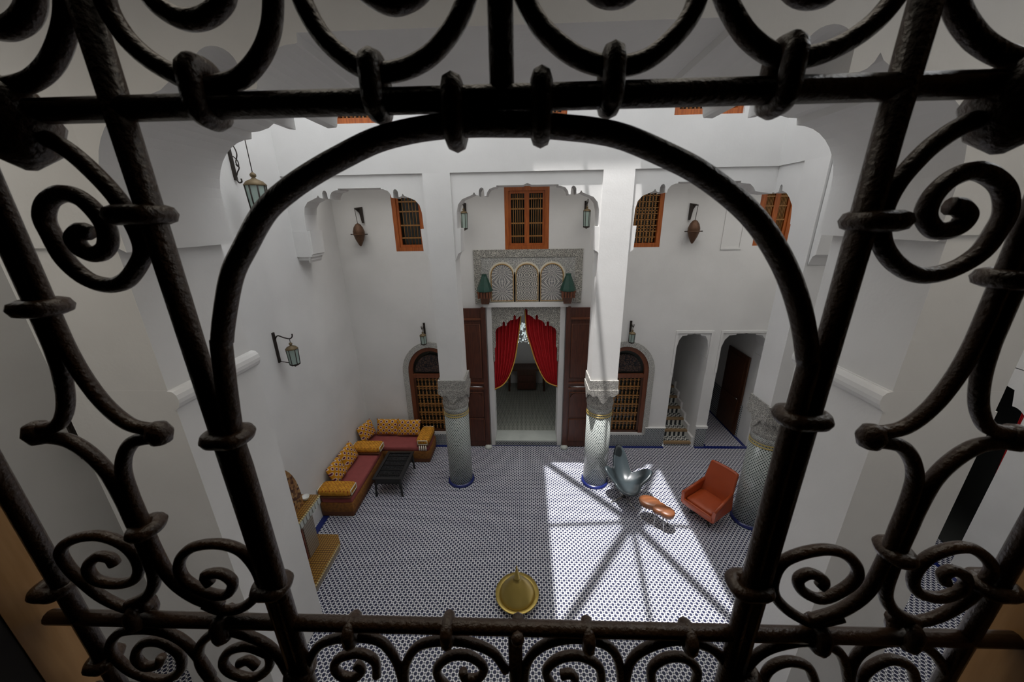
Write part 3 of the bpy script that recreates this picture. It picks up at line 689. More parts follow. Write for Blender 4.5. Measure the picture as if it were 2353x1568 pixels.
def arched_window(cx, label):
    hw, z0, zs, zt = .56, .37, 2.02, 2.66
    t = thing('arched_window', label, 'window', (cx, WB+.05, z0), 0, 'arched lattice windows of the far wall'); H = zt-z0
    n = 16
    def arcp(hw_, top): return [(-hw_*math.cos(PI*i/n), (zs-z0)+(top-(zs-z0))*math.sin(PI*i/n)) for i in range(n+1)]
    o_ = arcp(hw, H); i_ = arcp(hw-.1, H-.1)
    fr_ = MB(); vs = []; 
    outer = [(-hw, 0)]+o_+[(hw, 0)]; inner = [(-hw+.1, .0)]+i_+[(hw-.1, .0)]
    m_ = len(outer); vs = [(a, -.05, b) for a, b in outer]+[(a, -.05, b) for a, b in inner]+[(a, .05, b) for a, b in outer]+[(a, .05, b) for a, b in inner]
    fs = []
    for k in range(m_-1): fs += [(k, k+1, m_+k+1, m_+k), (2*m_+k, 3*m_+k, 3*m_+k+1, 2*m_+k+1), (m_+k, m_+k+1, 3*m_+k+1, 3*m_+k), (k+1, k, 2*m_+k, 2*m_+k+1)]
    fr_.add(vs, fs); fr_.build('frame', M_['door_wood2'], t)
    MB().box((-hw+.1, -.04, zs-z0-.16), (hw-.1, .03, zs-z0-.06)).build('transom', M_['door_wood2'], t)
    MB().prism([(-hw+.1, 0)]+i_+[(hw-.1, 0)], .05, .06).build('pane', M_['pane'], t)
    tp = MB().prism([(-hw+.16, zs-z0)]+[(a*.86, (b-(zs-z0))*.8+(zs-z0)) for a, b in i_]+[(hw-.16, zs-z0)], -.02, 0.0); tp.build('carved_tympanum', M_['dark_carved'], t, label='dark carved wooden tympanum')
    top = zs-z0-.16; x0, x1 = -hw+.1, hw-.1
    fr2 = MB(); 
    for a, b in (((x0, -.03, .03), (x0+.05, .02, top)), ((x1-.05, -.03, .03), (x1, .02, top)), ((x0, -.03, .0), (x1, .02, .06))): fr2.box(a, b)
    fr2.build('sash', M_['dark_wood'], t)
    for k in range(1, 6): MB().box((x0+.05, -.02, .06+(top-.06)*k/6-.013), (x1-.05, .01, .06+(top-.06)*k/6+.013)).build('crossbar', M_['grid_wood'], t)
    mb = MB(); nx = 9
    for i in range(nx):
        for j in range(12):
            x = x0+.05+(x1-x0-.1)*(i+.5)/nx; z = .06+(top-.06)*(j+.5)/12
            mb.lathe([(.006, -.056), (.026, -.02), (.010, 0), (.026, .02), (.006, .056)], (x, 0, z), 5)
            if j % 2: mb.box((x-.045, -.01, z-.006), (x+.045, .006, z+.006))
    mb.build('turned_beads', M_['grid_wood'], t, kind='stuff')
    # stucco surround on the wall
    so = MB(); o2 = [(-hw-.13, -.0)]+[(-(hw+.13)*math.cos(PI*i/n), (zs-z0)+(H-(zs-z0)+.13)*math.sin(PI*i/n)) for i in range(n+1)]+[(hw+.13, 0)]
    i2 = [(-hw-.0, 0)]+o_+[(hw, 0)]; m_ = len(o2)
    vs = [(a, -.075, b) for a, b in o2]+[(a, -.075, b) for a, b in i2]+[(a, -.05, b) for a, b in o2]+[(a, -.05, b) for a, b in i2]
    fs = []
    for k in range(m_-1): fs += [(k, k+1, m_+k+1, m_+k), (m_+k, m_+k+1, 3*m_+k+1, 3*m_+k), (k+1, k, 2*m_+k, 2*m_+k+1)]
    so.add(vs, fs); so.build('stucco_surround', M_['carved_pale'], t)
    return t
M_['carved_pale'] = carved('carved_pale', (.60, .59, .55), (.36, .36, .34), 30)
M_['dark_carved'] = carved('dark_carved_wood', (.012, .014, .02), (.07, .045, .035), 14)
aw1 = arched_window(-2.24, 'arched wooden lattice window left of the door, behind the sofa')
aw2 = arched_window(2.34, 'arched wooden lattice window right of the door, behind the sunlit column')

# corridor door and lamp
t = thing('corridor_door', 'dark brown wooden door in the corridor beside the stairs', 'door', (5.47, 8.8, .03))
MB().box((-.03, -.46, 0), (.01, .46, 2.16)).build('leaf', M_['dark_wood'], t)
for z0, z1 in ((.1, .95), (1.1, 2.05)): MB().box((-.05, -.36, z0), (-.03, .36, z1)).build('panel', M_['dark_wood'], t)
MB().tube([(-.08, -.38, 1.0), (-.08, -.28, 1.0)], .012, 6).build('handle', M_['chrome'], t)
t = thing('pendant_lamp', 'small dark pendant lamp high in the corridor', 'lamp', (5.1, 9.0, 2.72))
MB().lathe([(.02, .2), (.05, .16), (.12, .04), (.14, -.06), (.08, -.14), (.02, -.17)][::-1], n=12).build('shade', M_['iron2'], t)
MB().tube([(0, 0, .18), (0, 0, .68)], .01, 5).build('chain', M_['iron2'], t)

# ------------------------------------------------------------------ lanterns
def bars_glass(t, R, h, nb=6, taper=.86):
    """six glass panes between iron bars, dome above, pointed foot"""
    for k in range(nb):
        a0_, a1_ = 2*PI*k/nb, 2*PI*(k+1)/nb
        p = lambda a, z, r: Vector((r*math.cos(a), r*math.sin(a), z))
        g = MB(); g.hexa([p(a0_, 0, R*taper*.97), p(a1_, 0, R*taper*.97), p(a1_, 0, R*taper*.9), p(a0_, 0, R*taper*.9), p(a0_, h, R*.97), p(a1_, h, R*.97), p(a1_, h, R*.9), p(a0_, h, R*.9)])
        g.build('pane', M_['glass'], t)
        MB().tube([p(a0_, 0, R*taper), p(a0_, h, R)], R*.075, 5).build('bar', M_['iron2'], t)
    c = MB().lathe([(R*1.08, h), (R*1.1, h+R*.1), (R*.8, h+R*.45), (R*.35, h+R*.65), (R*.15, h+R*.8), (R*.3, h+R*.95), (R*.3, h+R*1.15), (R*.08, h+R*1.35)], n=12); c.build('cap', M_['lamp_cap'], t)
    MB().lathe([(R*.1, -R*.5), (R*.45, -R*.25), (R*taper*1.05, -.01), (R*taper*1.05, .015)], n=6, smooth=False).build('foot', M_['iron2'], t)
    return h+R*1.35
M_['lamp_cap'] = plain('aged_brass_cap', (.14, .10, .05), .5, .4)
def wall_lantern(loc, rz, label, R=.08, h=.22, arm=.2, group=None, plate=.40, hang=.05):
    """local +Y is the wall side; origin is the lantern's centre axis at the glass foot"""
    t = thing('wall_lantern', label, 'lantern', loc, rz, group); top = bars_glass(t, R, h)
    MB().box((-.022, arm-.025, top-plate*.75), (.022, arm, top+plate*.35)).build('wall_plate', M_['iron2'], t)
    za = top+hang
    MB().tube(smooth_path([(0, arm-.02, za-.02), (0, arm*.7, za+.05), (0, arm*.35, za+.02), (0, 0, za), (0, -.05, za+.03), (0, -.06, za+.08)], 5), .010, 6).build('arm', M_['iron2'], t)
    MB().tube([(0, 0, top-.02), (0, 0, za)], .006, 5).build('hook', M_['iron2'], t)
    MB().tube([(0, arm-.02, .05), (0, R*.9, .02)], .007, 5).build('stay', M_['iron2'], t)
    return t
g1 = 'slim lanterns flanking the upper centre window'
wl1 = wall_lantern((-1.22, 7.68, 5.30), 0, 'slim glass lantern high on the far wall, left of the centre window', .07, .30, .22, g1, .3)
dup(wl1, (1.245, 7.68, 5.30), 0, 'slim glass lantern high on the far wall, right of the centre window', g1)
g2 = 'small lanterns above the arched windows'
wl2 = wall_lantern((-2.31, 7.72, 2.80), 0, 'small lantern above the left arched window', .07, .20, .18, g2, .45, .06)
dup(wl2, (2.38, 7.72, 2.82), 0, 'small lantern above the right arched window', g2)
wall_lantern((-3.74, 5.33, 3.30), PI/2, 'lantern on a curved iron arm low on the left wall', .085, .26, .26, None, .46, .06)
t = thing('hanging_lantern', 'large frosted glass lantern hanging from a scrolled bracket by the left wall', 'lantern', (-3.62, 5.17, 5.62)); top = bars_glass(t, .125, .34, 8)
zt = .98; MB().tube([(0, 0, top-.02), (0, 0, zt)], .006, 5).build('chain', M_['iron2'], t)
MB().tube(smooth_path([(-.38, 0, zt-.02), (-.25, 0, zt+.1), (-.1, 0, zt+.1), (0, 0, zt), (.05, 0, zt-.02), (.08, 0, zt+.04), (.04, 0, zt+.07)], 5), .012, 6).build('arm', M_['iron2'], t)
MB().tube(smooth_path([(0, 0, zt), (-.03, -.06, zt+.06), (-.02, -.1, zt+.02), (0, -.07, zt-.02), (.0, -.05, zt+.02)], 5), .009, 5).build('scroll', M_['iron2'], t)
t = thing('wall_hook', 'scrolled iron wall bracket left of the large hanging lantern', 'bracket', (-3.98, 5.33, 6.05))
MB().box((-.02, -.02, 0), (.01, .02, .5)).build('wall_plate', M_['iron2'], t)
MB().tube(smooth_path([(.01, .0, .48), (.07, 0, .42), (.09, 0, .32), (.05, 0, .22), (.08, 0, .16), (.04, 0, .10), (.02, 0, .06)], 5), .008, 5).build('scroll', M_['iron2'], t)
MB().tube(smooth_path([(.03, .0, .30), (.08, 0, .24), (.06, .02, .17), (.02, .03, .2)], 5), .007, 5).build('scroll', M_['iron2'], t)
MB().tube(smooth_path([(.0, .0, .02), (.03, 0, -.03), (.07, 0, -.02), (.07, 0, .02)], 5), .010, 5).build('hook', M_['iron2'], t)
wall_lantern((-4.72, 3.22, 3.02), PI/2, 'small lantern in the near left recess, half hidden by the grille', .08, .24, .18, None, .42)
def egg(loc, label, s=1):
    t = thing('egg_lantern', label, 'lantern', loc, 0, 'egg-shaped copper lanterns'); 
    MB().lathe([(.015, -.24), (.04, -.2), (.085, -.1), (.115, .0), (.115, .06), (.09, .14), (.05, .2), (.015, .22)], n=18).build('body', M_['copper'], t)
    MB().lathe([(.115, -.012), (.13, -.006), (.13, .006), (.115, .012)], n=18).build('band', M_['copper'], t)
    MB().tube([(-.18, 0, 0), (.18, 0, 0)], .011, 6).build('cross_rod', M_['iron2'], t)
    MB().tube([(0, 0, .21), (-.02*s, .0, .5)], .006, 5).build('hanger', M_['iron2'], t)
    br = MB(); br.prism([(-.05*s-.02, .52), (.1*s, .54), (.1*s, .22), (.06*s, .22), (.03*s, .42)], .0, .03); br.v = [(x, y+.08, z) for x, y, z in br.v]
    br.build('bracket', M_['iron2'], t)
    MB().tube([(-.02*s, 0, .5), (.05*s, .1, .5)], .012, 6).build('arm', M_['iron2'], t)
    return t
egg((-3.46, 7.78, 5.22), 'egg-shaped copper lantern on the far wall left of the arcade', 1)
egg((3.43, 7.78, 5.18), 'egg-shaped copper lantern on the far wall right of the arcade', -1)

# ------------------------------------------------------------------ sofas and cushions
def pillow_mb(w_, h_, th):
    mb = MB(); n = 16
    for s in (-1, 1):
        def f(u, v):
            a, b = 2*u-1, 2*v-1
            e = max(0, (1-a**4))*max(0, (1-b**4)); pin = 1-.07*(1-abs(a))*abs(b)**3
            pin2 = 1-.07*(1-abs(b))*abs(a)**3
            return Vector((a*w_/2*pin2, s*th/2*e**.6, (b*pin)*h_/2))
        mb.grid(f, n, n)
    return mb
def sofa(name, label, loc, rz, L, D):
    """local x along the length, y from front (-) to wall (+)"""
    t = thing(name, label, 'sofa', loc, rz); hx, hy = L/2, D/2
    MB().rbox((-hx+.02, -hy+.03, 0.0), (hx-.02, hy, .13), .02).build('plinth', M_['sofa_plinth'], t)
    MB().rbox((-hx, -hy, .10), (hx, hy, .34), .05).build('base', M_['sofa_side'], t)
    MB().rbox((-hx+.02, -hy+.01, .30), (hx-.02, hy-.02, .44), .06).build('seat', M_['mauve'], t)
    return t
sofa('sofa', 'low sofa with a mauve seat along the left wall', (-3.66, 6.28, 0), PI/2, 1.62, .66)
sofa('sofa', 'low sofa with a mauve seat below the left arched window', (-3.06, 7.47, 0), 0, 1.62, .68)
def pillow(loc, rot, label, w_=.56, h_=.40, th=.17):
    o = pillow_mb(w_, h_, th).build('cushion', M_['cushion']); o.location = loc; o.rotation_euler = rot
    return tag(o, label, 'cushion', 'yellow back cushions on the sofas')
pillow((-3.40, 7.67, .655), (-.35, 0, 0), 'yellow spotted back cushion, left one of two facing the courtyard on the far sofa', .56)
pillow((-2.86, 7.64, .655), (-.35, 0, 0), 'yellow spotted back cushion, right one on the far sofa beside the arm bolster', .58)
pillow((-3.83, 7.44, .68), (-.32, 0, PI/2-.25), 'yellow spotted cushion standing in the corner where the sofas meet', .5, .42)
pillow((-3.85, 6.52, .665), (-.38, 0, PI/2), 'yellow spotted cushion on the left sofa, nearer the corner', .52, .42)
pillow((-3.85, 6.01, .665), (-.38, 0, PI/2), 'yellow spotted cushion on the left sofa, nearer the fireplace', .47, .42)
def bolster(loc, rz, label, L=.66):
    t = thing('arm_bolster', label, 'cushion', loc, rz, 'yellow arm bolsters on the sofas')
    MB().rbox((-L/2, -.16, 0), (L/2, .16, .17), .08).build('body', M_['bolster'], t)
    MB().rbox((-L/2+.01, -.15, -.04), (L/2-.01, .15, .02), .03).build('underside', M_['sofa_plinth'], t)
    for s in (-1, 1): MB().tube([(s*L/2*.98, -.11, .03), (s*L/2*.98, .11, .03), (s*L/2*.98, .11, .13), (s*L/2*.98, -.11, .13)], .012, 5, True).build('piping', M_['cream'], t)
    return t
b1 = bolster((-3.66, 5.61, .485), 0, 'yellow bolster across the near end of the left sofa, next to the fireplace')
bolster((-3.62, 6.97, .485), 0, 'yellow bolster between the two sofas')
b3 = bolster((-2.40, 7.44, .485), PI/2, 'yellow bolster with fringe on the right end of the far sofa', .62)
for k in range(4): MB().tube([(-.31, -.07+.05*k, -.0), (-.33, -.075+.05*k, -.11)], [.012, .02], 6).build('tassel', M_['cream'], b3)

# coffee table
ct = thing('coffee_table', 'low black carved table in front of the sofas', 'table', (-2.86, 6.50, 0))
TW, TD = .30, .47
f = MB(); f.box((-TW, -TD, .42), (-TW+.06, TD, .45)); f.box((TW-.06, -TD, .42), (TW, TD, .45)); f.box((-TW+.06, -TD, .42), (TW-.06, -TD+.06, .45)); f.box((-TW+.06, TD-.06, .42), (TW-.06, TD, .45)); f.build('top_frame', M_['lattice'], ct)
MB().box((-TW+.05, -TD+.05, .41), (TW-.05, TD-.05, .425)).build('top_panel', M_['lattice2'] if 'lattice2' in M_ else carved('black_fretwork', (.03, .03, .032), (.006, .006, .007), 22), ct)
for k in range(1, 6): MB().box((-TW+.06, -TD+TD*2*k/6-.008, .425), (TW-.06, -TD+TD*2*k/6+.008, .44)).build('slat', M_['lattice'], ct)
for s in (-1, 1):
    MB().box((-TW+.03, s*(TD-.04)-.01, .30), (TW-.03, s*(TD-.04)+.01, .42)).build('apron', M_['lattice'], ct)
    MB().box((s*(TW-.04)-.01, -TD+.03, .30), (s*(TW-.04)+.01, TD-.03, .42)).build('apron', M_['lattice'], ct)
for x in (-1, 1):
    for y in (-1, 1):
        px_, py_ = x*(TW-.045), y*(TD-.045)
        MB().tube([(px_, py_, .42), (px_, py_, .3), (px_+x*.015, py_+y*.015, .12), (px_+x*.02, py_+y*.02, 0)], [.035, .035, .022, .028], 8).build('leg', M_['lattice'], ct)

# fireplace
fp = thing('fireplace', 'brown and gold mosaic fireplace against the left wall behind the pier', 'fireplace', (-4.0, 4.02, 0)); YF = -.35
MB().prism([(.0, YF), (.73, YF), (.73, .73), (.60, .92), (0, .92)], 0, .10, 'z').build('hearth_side', M_['stone'], fp)
MB().prism([(.0, YF), (.74, YF), (.74, .74), (.61, .93), (0, .93)], .10, .13, 'z').build('hearth', M_['goldtile'], fp)
fb = MB(); fb.box((0, .45, .13), (.38, .72, 1.0)); fb.box((0, YF, .13), (.38, -.1, 1.0)); fb.box((0, -.1, .85), (.38, .45, 1.0)); fb.build('surround', M_['stone'], fp)
MB().box((.0, -.1, .13), (.06, .45, .85)).build('firebox_back', M_['brick'], fp)
MB().box((.06, .43, .13), (.36, .45, .85)).build('firebox_side', M_['brick'], fp)
MB().box((.0, YF, 1.0), (.48, .86, 1.08)).build('mantel', M_['goldtile'], fp)
be = MB()
for k in range(29): be.lathe([(.006, -.016), (.02, 0), (.006, .016)], (.487, -.32+.0415*k, 1.07), 6)
be.build('mantel_beads', M_['bead'] if 'bead' in M_ else plain('glazed_bead', (.62, .52, .28), .2), fp, kind='stuff')
be = MB()
for k in range(26): be.lathe([(.006, -.016), (.018, 0), (.006, .016)], (.735, -.31+.0405*k, .13), 6)
be.build('hearth_beads', bpy.data.materials['glazed_bead'], fp, kind='stuff')
be = MB()
for k in range(6, 20): be.hexa([(.47, -.79+.0825*k, .93), (.492, -.79+.0825*k, .93), (.492, -.735+.0825*k, .93), (.47, -.735+.0825*k, .93), (.48, -.80+.0825*k, 1.05), (.495, -.80+.0825*k, 1.05), (.495, -.73+.0825*k, 1.05), (.48, -.73+.0825*k, 1.05)])
be.build('mantel_fringe', M_['marble'], fp, kind='stuff')
n = 20; hp_ = [(.15+.50*math.cos(PI*i/n), 1.08+.98*math.sin(PI*i/n)**.8) for i in range(n+1)]
MB().prism(hp_, 0, .34, 'x').build('hood', M_['mosaic'], fp, label='half-round mosaic hood')
tag(MB().lathe([(.03, 0), (.05, .02), (.065, .06), (.06, .07), (.045, .03), (.01, .02)], (0, 0, 0), 16).build('bowl', M_['china']), 'small white bowl on the end of the fireplace mantel', 'bowl')
bpy.data.objects['bowl'].location = (-3.68, 4.76, 1.083)

# ------------------------------------------------------------------ armchairs, table, tagine
oc = thing('armchair', 'orange leather swivel armchair at the right beside the corner column', 'armchair', (3.45, 5.63, 0), math.radians(-57)); oc.scale = (.96, .96, .96)
MB().rbox((-.27, -.30, .27), (.27, .24, .41), .05).build('seat', M_['orange'], oc)
sh = MB().rbox((-.33, -.34, .22), (.33, .28, .30), .04); sh.rbox((-.30, -.345, .26), (.30, -.30, .37), .02); sh.build('shell', M_['orange'], oc)
bk = MB()
def back(u, v, off):
    wd = .28*(1-.16*v); x = (2*u-1)*wd; z = .28+.70*v; y = .20+.20*v+.04*(1-(2*u-1)**2)*(1-v*.5)+off
    return Vector((x, y, z))
bk.grid(lambda u, v: back(u, v, -.03), 10, 10); bk.grid(lambda u, v: back(1-u, v, .05), 10, 10)
rim = [back(0, v/10, .01) for v in range(11)]+[back(u/10, 1, .01) for u in range(1, 11)]+[back(1, 1-v/10, .01) for v in range(1, 11)]
bk.tube(rim, .04, 8); bk.build('backrest', M_['orange'], oc)
for s in (-1, 1):
    a_ = MB()
    p = [(s*.27, -.33, .26), (s*.34, -.33, .26), (s*.33, .30, .26), (s*.26, .30, .26), (s*.29, -.34, .50), (s*.35, -.34, .50), (s*.30, .30, .60), (s*.25, .30, .60)]
    if s < 0: p = [p[1], p[0], p[3], p[2], p[5], p[4], p[7], p[6]]
    a_.hexa(p); a_.tube([(s*.32, -.34, .50), (s*.275, .30, .60)], .032, 8); a_.build('armrest', M_['orange'], oc)
MB().tube([(0, 0, .23), (0, 0, .06)], .025, 10).build('stem', M_['black'], oc)
for k in range(4):
    a_ = PI/4+k*PI/2; MB().tube([(0, 0, .07), (.30*math.cos(a_), .30*math.sin(a_), .02)], [.022, .014], 6).build('leg', M_['black'], oc)

gc = thing('lounge_chair', 'grey leather sculpted chair with petal-like wings beside the sunlit column', 'armchair', (2.02, 6.06, 0), 0)
tips = [(PI*.53, .54, .93, 4.6), (PI*1.5, .44, .47, 1.6), (.02*PI, .50, .66, 3.4), (.93*PI, .42, .70, 3.4)]
def petal(th, r):
    R_, Z_ = .25, .46; wsum = 0; dr = 0; dz = 0
    for a, rr, zz, p in tips:
        c = max(0, math.cos((th-a)/1.0)) ** (p*2.2); dr += c*(rr-R_); dz += c*(zz-Z_)
    rad = (R_+dr)*r; z = .36+(Z_+dz-.36)*r**2.1
    return Vector((rad*math.cos(th), rad*math.sin(th), z))
g_ = MB(); NU, NV = 72, 14
vs = [petal(2*PI*i/NU, j/NV) for j in range(1, NV+1) for i in range(NU)]+[Vector((0, 0, .36))]
fs = [((j)*NU+i, (j)*NU+(i+1) % NU, (j+1)*NU+(i+1) % NU, (j+1)*NU+i) for j in range(NV-1) for i in range(NU)]+[(len(vs)-1, (i+1) % NU, i) for i in range(NU)]
g_.add(vs, fs, True); so_ = g_.build('shell', M_['grey_leather'], gc)
md = so_.modifiers.new('thick', 'SOLIDIFY'); md.thickness = .045; md.offset = 0
MB().tube([(0, 0, .36), (0, 0, .05)], .03, 8).build('stem', M_['chrome'], gc)
for k in range(4):
    a_ = k*PI/2+.4; MB().tube([(0, 0, .06), (.32*math.cos(a_), .32*math.sin(a_), .015)], [.02, .012], 6).build('leg', M_['chrome'], gc)

tb = thing('side_table', 'honey brown three-lobed wooden table on thin metal legs in the sunlight', 'table', (2.43, 5.42, 0))
for dx, dy, rx, ry, z, a_ in ((-.10, .10, .20, .14, .42, -.45), (.03, -.04, .14, .13, .415, -.5), (.13, -.13, .135, .12, .41, -.5)):
    Mx = Matrix.Translation((dx, dy, z)) @ Matrix.Rotation(a_, 4, 'Z')
    MB().lathe([(.6, -.10), (.93, -.07), (1, -.02), (.99, .015), (.9, .03), (.5, .04), (.01, .045)], (0, 0, 0), 24, rx, ry, M=Mx).build('top_lobe', M_['table_wood'], tb)
for dx, dy in ((-.2, .1), (-.05, -.08), (.08, -.2), (.2, -.06), (0, .15)): MB().tube([(dx*.7, dy*.7, .36), (dx*1.1, dy*1.1, 0)], .009, 6).build('leg', M_['chrome'], tb)

tg = thing('tagine', 'large brass tagine with a conical lid on the floor', 'tagine', (-.135, 3.95, 0))
MB().lathe([(.16, 0), (.17, .03), (.22, .06), (.31, .10), (.33, .125), (.325, .135), (.27, .115), (.2, .1), (.02, .09)], n=48).build('dish', M_['brass'], tg)
MB().lathe([(.265, .115), (.262, .135), (.24, .17), (.19, .25), (.12, .33), (.07, .385), (.05, .40), (.055, .41), (.05, .42)], n=48).build('lid', M_['brass'], tg)
MB().lathe([(.052, .42), (.045, .44), (.03, .53), (.012, .62), (.008, .64), (.012, .65), (.004, .67)], n=20).build('finial', M_['brass'], tg)

# right doorway curtain
t = thing('door_curtain', 'red curtain hanging in the dark doorway of the right wall', 'curtain', (7.02, 4.67, 0))
MB().grid(lambda u, v: Vector((.02*math.sin(u*6*PI), .075*u*(1-.8*v)+.005, 1.7+1.5*(1-v))), 24, 6).build('cloth', M_['red'], t)
MB().tube([(0, 0, 3.12), (0, .35, 3.12)], .015, 6).build('rod', M_['iron2'], t)

# ------------------------------------------------------------------ wrought iron grille in the window
gr = thing('window_grille', 'dark wrought iron scroll grille filling the window in the foreground', 'window grille', (-.02, GY, 5.3))
GO = Vector((-.02, GY, 5.3))
def gp(pts, dy=0): return [on_y(x, y, GY)-GO+Vector((0, dy, 0)) for x, y in pts]
def gtube(name, pts, r, dy=0, sub=5, n=10):
    p = gp(pts, dy); p = smooth_path(p, sub) if sub > 1 else p
    return MB().tube(p, r, n).build(name, M_['iron'], gr)
def gworld(name, pts, r): return MB().tube([Vector((x, dy, z))-Vector((GO.x, 0, GO.z)) for x, z, dy in pts], r, 12).build(name, M_['iron'], gr)
RB = .0082
ZT, ZL = 5.5755, 5.064
gworld('rail', [(-.56, ZT, 0), (.53, ZT, 0)], RB)
gworld('rail', [(-.56, ZL, 0), (.57, ZL, 0)], RB)
gworld('rail', [(-.56, 4.93, 0), (.53, 4.93, 0)], RB)
gworld('rail', [(-.56, 5.76, 0), (.53, 5.76, 0)], RB)
for x in (-.281, .242, ):
    gworld('upright', [(x, 4.86, .0), (x, 5.84, .0)], .0088)
gworld('upright', [(-.0145, ZT, 0), (-.0145, 5.84, 0)], RB)
gworld('upright', [(-.0125, 4.86, 0), (-.0125, ZL, 0)], RB)
for x in (-.523, .473): gworld('upright', [(x, 4.86, 0), (x, 5.84, 0)], RB)
# horseshoe arch with its two legs
arch = [(663, 1425), (628, 1345), (588, 1212), (548, 1070), (522, 960), (508, 870), (514, 800), (519, 738), (537, 636), (568, 568), (613, 488), (668, 437), (725, 398), (789, 362), (865, 325), (940, 304), (1018, 292), (1090, 288), (1165, 288), (1230, 289), (1300, 295), (1370, 303), (1440, 320),
        (1545, 366), (1604, 398), (1670, 446), (1727, 500), (1770, 560), (1808, 634), (1836, 721), (1850, 806), (1853, 880), (1840, 958), (1812, 1060), (1785, 1167), (1750, 1280), (1725, 1373), (1706, 1455)]
def on_g(p): return on_y(p[0], p[1], GY)
def leg(xw, ys): return [(xw, 0, z-GO.z) for z in ys]
ap_ = smooth_path(gp(arch[6:-5], -.002), 4); AL, AR = -.281+.0135-GO.x, .242-.0135-GO.x
lz = [4.95, 5.0, 5.1, 5.2, 5.28, 5.32]
apath = [Vector((AL, -.002, z-GO.z)) for z in lz]+[p for p in ap_ if p.z+GO.z > 5.375]+[Vector((AR, -.002, z-GO.z)) for z in reversed(lz)]
MB().tube(smooth_path(apath, 2), .0080, 12).build('arch_bar', M_['iron'], gr)
XM = (-.400, .359)
# lyre bars either side
def lyre(xm, s):
    c = xm-GO.x; zc = 5.315-GO.z
    def L(p): return [Vector((c+s*a, dy, b+zc)) for a, b, dy in p]
    for q in (-1, 1):
        MB().tube(smooth_path(L([(q*.0054, .50, 0), (q*.0054, .30, 0), (q*.0054, .12, 0), (q*.007, .075, 0), (q*.013, .045, 0), (q*.022, .024, 0), (q*.034, .010, 0), (q*.047, .0055, 0), (q*.058, .005, 0)]), 6), .0060, 10).build('lyre_bar', M_['iron'], gr)
        MB().tube(smooth_path(L([(q*.058, -.005, 0), (q*.044, -.0055, 0), (q*.030, -.010, 0), (q*.017, -.024, 0), (q*.008, -.045, 0), (q*.0052, -.075, 0), (q*.005, -.10, 0), (q*.005, -.15, 0), (q*.010, -.187, 0), (q*.028, -.213, 0), (q*.055, -.228, 0)]), 6), .0062, 10).build('lyre_bar', M_['iron'], gr)
        MB().lathe([(.002, -.012), (.008, -.009), (.011, 0), (.008, .009), (.002, .012)], (c+q*.059, 0, zc), 12).build('lyre_tip', M_['iron'], gr)
lyre(XM[0], 1); lyre(XM[1], 1)
RS = .0055
